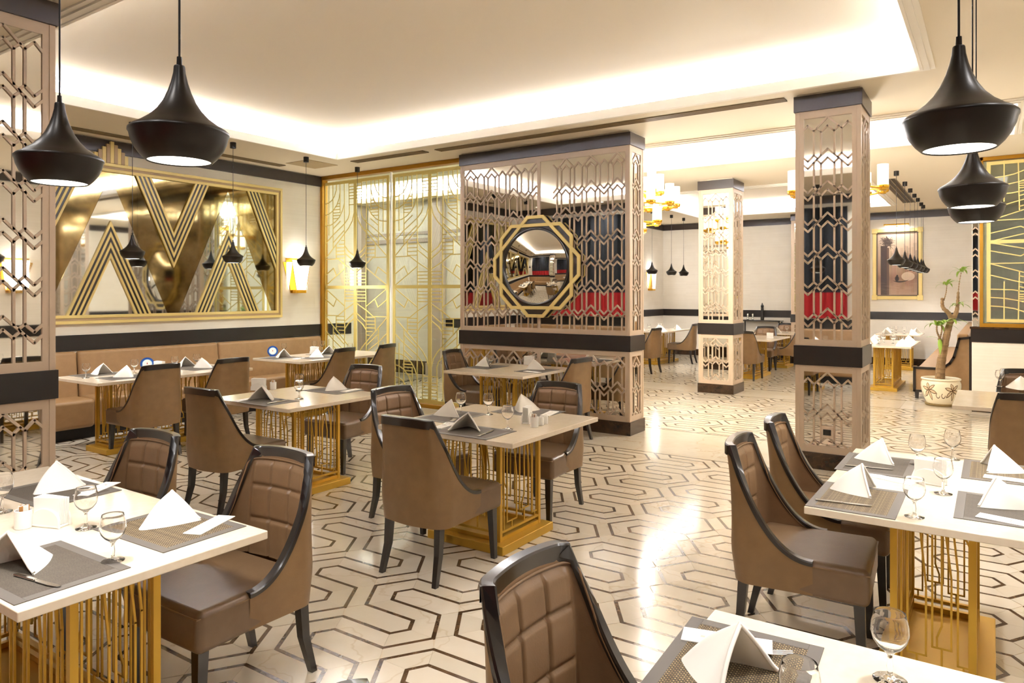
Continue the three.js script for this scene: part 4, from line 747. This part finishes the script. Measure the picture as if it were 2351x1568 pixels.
// middle table
const TA = 'on the square table in the middle of the floor';
placemat(onTop(1085, 991), 0, 1, 'grey woven placemat before the chair seen from behind at the middle table');
placemat(onTop(1035, 956), Math.PI / 2, 1, 'grey woven placemat on the banquette side of the middle table');
placemat(onTop(1213, 945.5), 0, 1, 'grey woven placemat on the lattice wall side of the middle table');
napkin(onTop(1073, 986.5, MAT), 0.5, 'white folded napkin on the middle table in front of the chair seen from behind');
napkin(onTop(1024, 954, MAT), 2.2, 'white folded napkin on the middle table toward the banquette');
napkin(onTop(1199, 943, MAT), 3.4, 'white folded napkin on the middle table toward the lattice wall');
glass(onTop(1121, 952), 'clear wine glass ' + TA, 'glasses on the middle table'); glass(onTop(1165.5, 986), 'clear wine glass ' + TA, 'glasses on the middle table'); glass(onTop(1058, 950), 'clear wine glass ' + TA, 'glasses on the middle table');
dispenser(onTop(1211, 970), 1.9, 'white paper napkin holder on the middle table'); sugarPot(onTop(1226.7, 980), 'white pot of sugar sachets on the middle table');
shaker(onTop(1242.6, 976), 'white china shaker on the middle table', 'shakers on the middle table'); shaker(onTop(1252.5, 973), 'white china shaker on the middle table', 'shakers on the middle table');
cutlery(KNIFE, 'knife', onTop(1116, 996.5, MAT), 0.15, 'steel knife on the grey placemat of the middle table'); cutlery(FORK, 'fork', onTop(1033, 972, MAT + 0.003), 0.25, 'steel fork on the paper sleeve of the middle table'); sleeve(onTop(1022, 978, MAT), 0.15, 'white paper cutlery sleeve beside the fork on the middle table'); sleeve(onTop(1262, 950.5, MAT), 0.2, 'white paper cutlery sleeve by the lattice wall side of the middle table');
// table between banquette and middle
placemat(onTop(608, 921.5), 0, 1, 'grey woven placemat before the chair seen from behind near the banquette'); placemat(onTop(765, 896.5), 0, 1, 'grey woven placemat before the tufted chair near the banquette');
napkin(onTop(610, 917, MAT), 0.4, 'white folded napkin before the napkin holder on the table near the banquette'); napkin(onTop(762, 895.5, MAT), 3.3, 'white folded napkin before the tufted chair on the table near the banquette');
glass(onTop(686.5, 916), 'clear wine glass on the table between banquette and middle table', 'glasses near the banquette'); glass(onTop(687.5, 897.5), 'clear wine glass on the table between banquette and middle table', 'glasses near the banquette');
dispenser(onTop(594, 896), 0.5, 'white paper napkin holder on the table between banquette and middle table'); sugarPot(onTop(627.2, 894), 'white pot of sugar sachets on the table between banquette and middle table');
cutlery(KNIFE, 'knife', onTop(637, 924, MAT), 0.1, 'steel knife on the placemat near the banquette'); sleeve(onTop(560, 919, MAT), 0.2, 'white paper cutlery sleeve before the chair seen from behind near the banquette'); sleeve(onTop(806, 897, MAT), 0.1, 'white paper cutlery sleeve before the tufted chair near the banquette');
// table before the lattice wall
placemat(onTop(1118, 842.5), Math.PI / 2, 1, 'grey placemat on the lattice wall table, on the gold screen side'); placemat(onTop(1233, 851), Math.PI / 2, 1, 'grey placemat on the lattice wall table beside its napkin holder');
napkin(onTop(1108, 840.5, MAT), 2.0, 'white folded napkin on the lattice wall table, on the gold screen side'); napkin(onTop(1234, 848.5, MAT), 4.6, 'white folded napkin on the lattice wall table beside its napkin holder');
glass(onTop(1126, 845.5), 'clear wine glass beside the napkin on the lattice wall table'); glass(onTop(1218, 833.5), 'clear wine glass behind the napkin holder on the lattice wall table'); dispenser(onTop(1215, 838), 0.2, 'white paper napkin holder on the table before the lattice wall'); sleeve(onTop(1222, 854.5, MAT), 1.4, 'white paper cutlery sleeve on the table before the lattice wall');
// table by the near column
placemat(onTop(390, 1212), 0.03, 0, 'tan and brown woven placemat by the large chair under two pendants'); placemat(onTop(128, 1129), 0.05, 1, 'dark woven placemat close to the near lattice column'); placemat(onTop(92, 1308), 0.02, 1, 'dark woven placemat with a knife along its edge, cut by the picture edge');
napkin(onTop(372, 1202, MAT), 3.35, 'white folded napkin on the tan placemat by the large chair'); napkin(onTop(118, 1124, MAT), 3.5, 'white folded napkin on the dark placemat close to the near lattice column'); napkin(onTop(52, 1296, MAT), 0.35, 'white folded napkin on the dark placemat with the knife');
glass(onTop(259, 1288), 'wine glass on the table under two pendants', 'glasses on the table under two pendants'); glass(onTop(197.4, 1213), 'wine glass on the table under two pendants', 'glasses on the table under two pendants'); glass(onTop(5, 1176), 'wine glass on the table under two pendants', 'glasses on the table under two pendants');
dispenser(onTop(118, 1206), 0.35, 'white paper napkin holder on the table under two pendants'); sugarPot(onTop(53, 1212), 'white pot of sugar sachets on the table under two pendants');
cutlery(KNIFE, 'knife', onTop(84, 1337, MAT), -1.42, 'steel knife along the edge of the dark placemat'); sleeve(onTop(482, 1207, MAT), 0.4, 'white paper cutlery sleeve on the tan placemat by the large chair'); sleeve(onTop(224, 1124, MAT), 0.5, 'white paper cutlery sleeve on the dark placemat close to the near column');
// table for four
const T4 = 'on the table for four by the socket column';
placemat(onTop(1969, 1146), Math.PI / 2, 0, 'tan woven placemat at the table for four, farther from the column, chair side'); placemat(onTop(2014, 1067), Math.PI / 2, 1, 'grey woven placemat at the table for four, closest to the socket column'); placemat(onTop(2305, 1172), Math.PI / 2, 1, 'grey placemat at the table for four, across from the tan one'); placemat(onTop(2302, 1086), Math.PI / 2, 0, 'tan placemat at the table for four, across from the grey one by the column');
napkin(onTop(1958, 1126, MAT), 1.75, 'white folded napkin on the tan placemat of the table for four, chair side'); napkin(onTop(2006, 1056, MAT), 1.8, 'white folded napkin closest to the socket column'); napkin(onTop(2312, 1163, MAT), 4.6, 'white folded napkin on the grey placemat across from the tan one'); napkin(onTop(2304, 1080, MAT), 4.7, 'white folded napkin on the tan placemat across from the grey one');
for (const [x, y] of [[2099.3, 1187], [2165.4, 1134], [2105.7, 1068], [2186.7, 1055]]) glass(onTop(x, y), 'clear wine glass ' + T4, 'glasses on the table for four');
dispenser(onTop(2136, 1110), -0.3, 'white paper napkin holder ' + T4); cutlery(KNIFE, 'knife', onTop(1937, 1157.5, MAT), -1.42, 'steel knife on the tan placemat of the table for four'); cutlery(KNIFE, 'knife', onTop(1995, 1075.5, MAT), -1.42, 'steel knife on the grey placemat closest to the socket column'); sleeve(onTop(2320, 1199, MAT), 1.35, 'white paper cutlery sleeve on the grey placemat across from the tan one'); sleeve(onTop(2322, 1103, MAT), 1.5, 'white paper cutlery sleeve on the tan placemat across from the grey one'); sleeve(onTop(2042, 1100), 1.2, 'white paper cutlery sleeve lying on bare tabletop of the table for four');
// table at the picture's lower edge
placemat(onTop(1683, 1543), Math.PI / 2 + 0.05, 0, 'tan woven placemat with grey border and fork beside the tufted chair cut by the frame'); napkin(onTop(1655, 1541, MAT), 1.35, 'large white folded napkin beside the tufted chair cut by the frame'); sleeve(onTop(1668, 1474, MAT), 0.25 + Math.PI / 2, 'white paper cutlery sleeve under the fork beside the tufted chair cut by the frame'); cutlery(FORK, 'fork', onTop(1735, 1505, MAT + 0.003), -1.25, 'steel fork lying on the white sleeve at the tan placemat');
glass(onTop(2043, 1562), 'tall clear wine glass standing alone on the table at the picture edge'); glass(onTop(1836, 1700), 'wine glass of which only the rim shows at the picture edge');
// table near the plant
glass(onTop(2296, 888), 'clear wine glass on the half cleared table near the plant', 'glasses near the plant'); glass(onTop(2306, 884), 'clear wine glass on the half cleared table near the plant', 'glasses near the plant'); napkin(onTop(2342, 893), 3.2, 'white folded napkin on the half cleared table near the plant');
// banquette tables
for (const [x, y] of [[197.3, 868], [308.4, 857], [401, 849], [451, 842]]) glass(onTop(x, y), 'clear wine glass on the banquette table under the chevron mirror', 'glasses on the chevron mirror banquette table');
for (const [x, y, a] of [[228, 859, 2], [293, 865, 4.8], [471, 844.5, 4.7], [421, 841, 1.8]]) { placemat(onTop(x - 4, y + 1), Math.PI / 2, 1, 'grey placemat on the banquette table under the chevron mirror', 'placemats on the chevron mirror banquette table'); napkin(onTop(x, y, MAT), a, 'white folded napkin on the banquette table under the chevron mirror', 'napkins on the chevron mirror banquette table'); }
sign(onTop(338, 850), 1.1, 'round blue and white table sign under the chevron mirror'); dispenser(onTop(366, 851), 0.3, 'low white napkin holder beside the blue sign under the chevron mirror');
for (const [x, y] of [[652, 812], [722, 806], [740, 805], [804, 812]]) glass(onTop(x, y), 'clear wine glass on the banquette table next to the gold screen', 'glasses on the gold screen banquette table');
for (const [x, y, a] of [[646, 820.5, 1.6], [732, 820, 4.8], [750, 812, 1.4]]) { placemat(onTop(x - 2, y + 1), Math.PI / 2, 1, 'grey placemat on the banquette table next to the gold screen', 'placemats on the gold screen banquette table'); napkin(onTop(x, y, MAT), a, 'white folded napkin on the banquette table next to the gold screen', 'napkins on the gold screen banquette table'); }
sign(onTop(626, 818), 1.0, 'round blue and white table sign close to the gold screen'); dispenser(onTop(722, 813), 0.3, 'white napkin holder on the banquette table next to the gold screen'); sleeve(onTop(686, 823), 0.4, 'white paper cutlery sleeve on the banquette table next to the gold screen');
// far tables
const far = (tx, tz, label, group, n, spread) => { for (const [dx, dz] of [[-0.25, -spread], [0.25, -spread], [-0.25, spread], [0.25, spread]].slice(0, n)) napkin(V(tx + dx, TOP, tz + dz), rr(0, 6), 'white folded napkin on the ' + label, 'napkins on the ' + group); for (const [dx, dz] of [[-0.08, -0.12], [0.1, 0.15], [-0.1, 0.4]]) glass(V(tx + dx, TOP, tz + dz), 'wine glass on the ' + label, 'glasses on the ' + group); };
far(-6.45, -15.7, 'far table under the three small pendants', 'table under three small pendants', 4, 0.5); far(-1.5, -13.75, 'far table under the row of pendants nearer the plant', 'far table nearer the plant', 4, 0.55); far(-1.65, -17.2, 'far table under the framed picture', 'far table under the picture', 4, 0.35);
napkin(V(-3.95, TOP, -13.6), 0.3, 'white folded napkin on the table beyond the free-standing column'); glass(V(-3.78, TOP, -13.8), 'wine glass on the table beyond the free-standing column'); dispenser(V(-3.5, TOP, -13.9), 0.2, 'white napkin holder on the table beyond the free-standing column'); napkin(V(-3.9, TOP, -16.05), 0.3, 'white folded napkin on the table near the pale wall'); glass(V(-3.7, TOP, -16.1), 'wine glass on the table near the pale wall');

// sideboard ledge with mills by the far wall
{
  const t = thing('serving_stand', 'small dark serving stand holding pepper mills by the pale far wall', 'stand', V(-4.68, 0, -17.8)); part('stand_top', [rbox(0, 0.94, 0, 0.95, 0.03, 0.35, 0.004)], M.blackWood, t); for (const sx of [-1, 1]) for (const sz of [-1, 1]) part('leg', [box(sx * 0.44, 0.4625, sz * 0.14, 0.03, 0.925, 0.03)], M.blackWood, t); part('shelf', [rbox(0, 0.35, 0, 0.9, 0.02, 0.3, 0.003)], M.blackWood, t);
  const mill = thing('pepper_mill', 'tall black pepper mill on the far serving stand', 'pepper mill', V(-4.66, 0.955, -17.78)); part('body', [lathe([[0.001, 0], [0.04, 0], [0.042, 0.06], [0.03, 0.1], [0.027, 0.2], [0.035, 0.27], [0.03, 0.3], [0.001, 0.3]], 24)], M.blackWood, mill, false); part('crown', [lathe([[0.001, 0.3], [0.034, 0.305], [0.036, 0.35], [0.02, 0.38], [0.012, 0.395], [0.016, 0.41], [0.001, 0.42]], 24)], M.blackWood, mill, false);
  for (const x of [-5.0, -4.88]) tag(obj('salt_shaker', [lathe([[0.001, 0], [0.028, 0], [0.028, 0.02], [0.02, 0.06], [0.024, 0.11], [0.018, 0.15], [0.001, 0.155]], 20).translate(x, 0.955, -17.75)], M.steel), 'small steel shaker beside the pepper mill on the far stand', 'shaker', 'steel shakers on the far stand');
}

// ---------------------------------------------------------------- framed picture with its lamp
{
  const c = document.createElement('canvas'); c.width = 384; c.height = 620; const x = c.getContext('2d');
  const bg = x.createLinearGradient(0, 0, 0, 620); bg.addColorStop(0, '#cdb49a'); bg.addColorStop(0.35, '#dcc6ac'); bg.addColorStop(0.62, '#b4937a'); bg.addColorStop(0.72, '#8d6b55'); bg.addColorStop(1, '#b89a82'); x.fillStyle = bg; x.fillRect(0, 0, 384, 620);
  let q = 7; const r0 = () => { q = (q * 16807) % 2147483647; return q / 2147483647; };
  for (let k = 0; k < 40; k++) { x.fillStyle = 'rgba(' + (90 + r0() * 60 | 0) + ',' + (66 + r0() * 40 | 0) + ',' + (50 + r0() * 30 | 0) + ',0.16)'; const w = 8 + r0() * 30, px = r0() * 384; x.fillRect(px, 90 + r0() * 180, w, 260 + r0() * 80); }
  x.fillStyle = '#3a2a22'; x.fillRect(40, 130, 62, 490); x.fillStyle = '#5b4538'; x.fillRect(96, 150, 22, 470);
  for (let k = 0; k < 160; k++) { x.strokeStyle = 'rgba(58,44,36,' + (0.35 + r0() * 0.4) + ')'; x.lineWidth = 2 + r0() * 3; const a = r0() * 6.28, px = 70 + r0() * 60, py = 70 + r0() * 60; x.beginPath(); x.moveTo(px, py); x.lineTo(px + Math.cos(a) * 50, py + Math.sin(a) * 40); x.stroke(); }
  x.fillStyle = 'rgba(250,236,214,0.55)'; x.beginPath(); x.ellipse(290, 430, 60, 42, 0, 0, 6.3); x.fill();
  x.fillStyle = '#2c201a'; x.beginPath(); x.moveTo(150, 470); x.quadraticCurveTo(220, 510, 300, 462); x.quadraticCurveTo(230, 486, 150, 470); x.fill(); x.beginPath(); x.ellipse(190, 452, 18, 26, 0, 0, 6.3); x.fill(); x.beginPath(); x.ellipse(192, 424, 8, 10, 0, 0, 6.3); x.fill();
  for (let k = 0; k < 60; k++) { x.fillStyle = 'rgba(240,222,198,' + r0() * 0.3 + ')'; x.fillRect(r0() * 384, 490 + r0() * 130, 30 + r0() * 80, 2); }
  const tex = new THREE.CanvasTexture(c); tex.colorSpace = THREE.SRGBColorSpace;
  const t = thing('framed_picture', 'tall sepia river picture with a boat in a pale gold frame on the far wall', 'picture', V(-1.775, 2.26, ZF)), a = 0.49, b = 0.79, w = 0.075;
  part('frame', [rspan(-a, a, -b, -b + w, 0, 0.05, 0.01), rspan(-a, a, b - w, b, 0, 0.05, 0.01), rspan(-a, -a + w, -b + w, b - w, 0, 0.05, 0.01), rspan(a - w, a, -b + w, b - w, 0, 0.05, 0.01)], M.paleGold, t);
  for (const sx of [-1, 1]) for (const sy of [-1, 1]) part('corner_block', [rbox(sx * (a - 0.04), sy * (b - 0.04), 0.03, 0.11, 0.11, 0.07, 0.006)], M.paleGold, t);
  part('dark_slip', [span(-a + w, a - w, -b + w, -b + w + 0.025, 0.002, 0.03), span(-a + w, a - w, b - w - 0.025, b - w, 0.002, 0.03), span(-a + w, -a + w + 0.025, -b + w, b - w, 0.002, 0.03), span(a - w - 0.025, a - w, -b + w, b - w, 0.002, 0.03)], M.greyFrame, t);
  const pg = new THREE.PlaneGeometry(2 * (a - w), 2 * (b - w)).translate(0, 0, 0.012), pm = new THREE.Mesh(pg, std({ map: tex, roughness: 0.6 })); pm.name = 'print'; pm.receiveShadow = true; t.add(pm);
  const l = thing('picture_lamp', 'slim brass picture lamp above the sepia river picture', 'lamp', V(-1.775, 3.1, ZF)); part('arm', [rod(V(0, 0, 0), V(0, 0.03, 0.16), 0.014)], M.brass, l); part('hood', [clean(new THREE.CylinderGeometry(0.02, 0.02, 0.5, 16)).rotateZ(Math.PI / 2).translate(0, 0.03, 0.17)], M.brass, l, false); part('glow_strip', [box(0, 0.012, 0.17, 0.46, 0.006, 0.02)], M.glow, l);
  areaLight(0.46, 0.03, LAMP_LIGHT, 60, V(-1.775, 3.103, ZF + 0.17), V(-1.775, 2.2, ZF + 0.02), 'picture_light');
}

// ---------------------------------------------------------------- potted plant
{
  const base = onY(2160, 930, 0); const P = V(base.x, 0, base.z);
  const c = document.createElement('canvas'); c.width = 1024; c.height = 256; const x = c.getContext('2d'); x.fillStyle = '#efe2c4'; x.fillRect(0, 0, 1024, 256); x.strokeStyle = '#4a3018'; x.lineWidth = 5; x.lineCap = 'round';
  const flower = (px, py, s) => { for (let k = 0; k < 6; k++) { const a = k * Math.PI / 3 + 0.3; x.beginPath(); x.moveTo(px, py); x.quadraticCurveTo(px + s * Math.cos(a - 0.5), py + s * Math.sin(a - 0.5), px + s * 1.5 * Math.cos(a), py + s * 1.5 * Math.sin(a)); x.quadraticCurveTo(px + s * Math.cos(a + 0.5), py + s * Math.sin(a + 0.5), px, py); x.stroke(); x.fillStyle = 'rgba(150,110,60,0.35)'; x.fill(); } for (const d of [-1, 1]) { x.beginPath(); x.arc(px + d * s * 1.7, py + s * 0.8, s * 0.35, 0, 4); x.stroke(); } };
  for (let k = 0; k < 5; k++) flower(110 + k * 205, 128, 46);
  const tex = new THREE.CanvasTexture(c); tex.colorSpace = THREE.SRGBColorSpace; tex.wrapS = THREE.RepeatWrapping;
  const pot = thing('plant_pot', 'cream ceramic plant pot with brown painted flowers on a saucer', 'pot', P);
  part('body', [lathe([[0.17, 0.03], [0.18, 0.035], [0.215, 0.12], [0.24, 0.2], [0.252, 0.27], [0.25, 0.32], [0.235, 0.355], [0.228, 0.365]], 64)], phy({ map: tex, roughness: 0.25 }), pot, false);
  part('rim', [lathe([[0.226, 0.362], [0.245, 0.366], [0.252, 0.378], [0.246, 0.392], [0.23, 0.394], [0.222, 0.385], [0.222, 0.34]], 64)], phy({ color: '#efe2c4', roughness: 0.25 }), pot, false);
  part('soil', [clean(new THREE.CylinderGeometry(0.222, 0.222, 0.02, 40)).translate(0, 0.345, 0)], M.soil, pot, false); part('saucer', [lathe([[0.001, 0], [0.19, 0], [0.205, 0.03], [0.2, 0.036], [0.001, 0.03]], 48)], M.saucer, pot, false);
  const pl = thing('dragon_tree', 'tall bare-stemmed dragon tree with small tufts of green leaves', 'plant', V(P.x, 0.35, P.z));
  const at = (px, py) => { const d = -(ST * P.x + CT * P.z), r = ray(px); return V((px - 2160) / FOC * d * CT, EYE - (py - HY) / FOC * d - 0.35, -(px - 2160) / FOC * d * ST); };
  const limb = (pts, r0, r1, name) => { const curve = new THREE.CatmullRomCurve3(pts), n = 20, g = new THREE.TubeGeometry(curve, n, 1, 10), p = g.attributes.position, ctr = V(); for (let i = 0; i <= n; i++) { curve.getPointAt(i / n, ctr); const r = r0 + (r1 - r0) * i / n + 0.003 * Math.sin(i * 2.4); for (let j = 0; j <= 10; j++) { const k = i * 11 + j; p.setXYZ(k, ctr.x + (p.getX(k) - ctr.x) * r, ctr.y + (p.getY(k) - ctr.y) * r, ctr.z + (p.getZ(k) - ctr.z) * r); } } g.computeVertexNormals(); return part(name, [clean(g)], M.bark, pl); };
  limb([at(2158, 870), at(2160, 838), at(2168, 795), at(2180, 745), at(2188, 728)], 0.065, 0.04, 'trunk');
  limb([at(2186, 735), at(2177, 718), at(2165, 706), at(2163, 684)], 0.035, 0.02, 'branch'); limb([at(2187, 735), at(2196, 715), at(2199, 690), at(2200, 670)], 0.036, 0.016, 'branch');
  limb([at(2163, 830), at(2159, 796), at(2157, 776)], 0.032, 0.022, 'branch'); limb([at(2158, 778), at(2151, 760), at(2151, 746)], 0.014, 0.01, 'branch'); limb([at(2158, 778), at(2162, 760), at(2162, 745)], 0.013, 0.009, 'branch');
  limb([at(2167, 690), at(2172, 672), at(2174, 655)], 0.008, 0.005, 'shoot'); limb([at(2200, 672), at(2203, 645), at(2207, 625)], 0.008, 0.005, 'shoot');
  const leafGeo = (len, wid, droop) => { const g = grid((u, v) => V((u - 0.5) * wid * Math.sin(Math.PI * Math.min(1, 0.12 + v * 0.88)), len * (Math.sin(v * droop) / droop), len * (1 - Math.cos(v * droop)) / droop + 0.18 * wid * Math.abs(u - 0.5)), 4, 10); return clean(g); };
  const LEAVES = [leafGeo(0.26, 0.045, 1.6), leafGeo(0.2, 0.04, 2.3), leafGeo(0.15, 0.035, 1.0)];
  const tuft = (p, n, s, spread) => { for (let k = 0; k < n; k++) { const m = new THREE.Mesh(LEAVES[k % 3], M.leaf); m.castShadow = m.receiveShadow = true; m.name = 'leaf'; m.position.copy(p); m.scale.setScalar(s); m.rotation.set(0, 0, 0); m.rotateY(k * 2.4 + rr(0, 0.5)); m.rotateX(spread * rr(0.5, 1.1)); pl.add(m); } };
  tuft(at(2173, 655), 8, 0.9, 0.7); tuft(at(2207, 624), 10, 0.95, 0.9); tuft(at(2152, 748), 9, 1.15, 1.0); tuft(at(2163, 745), 7, 1.1, 0.9); tuft(at(2199, 700), 8, 0.8, 1.1); tuft(at(2188, 738), 4, 0.9, 1.4); tuft(at(2157, 778), 3, 1.2, 1.8);
}

renderer.render(scene, camera);
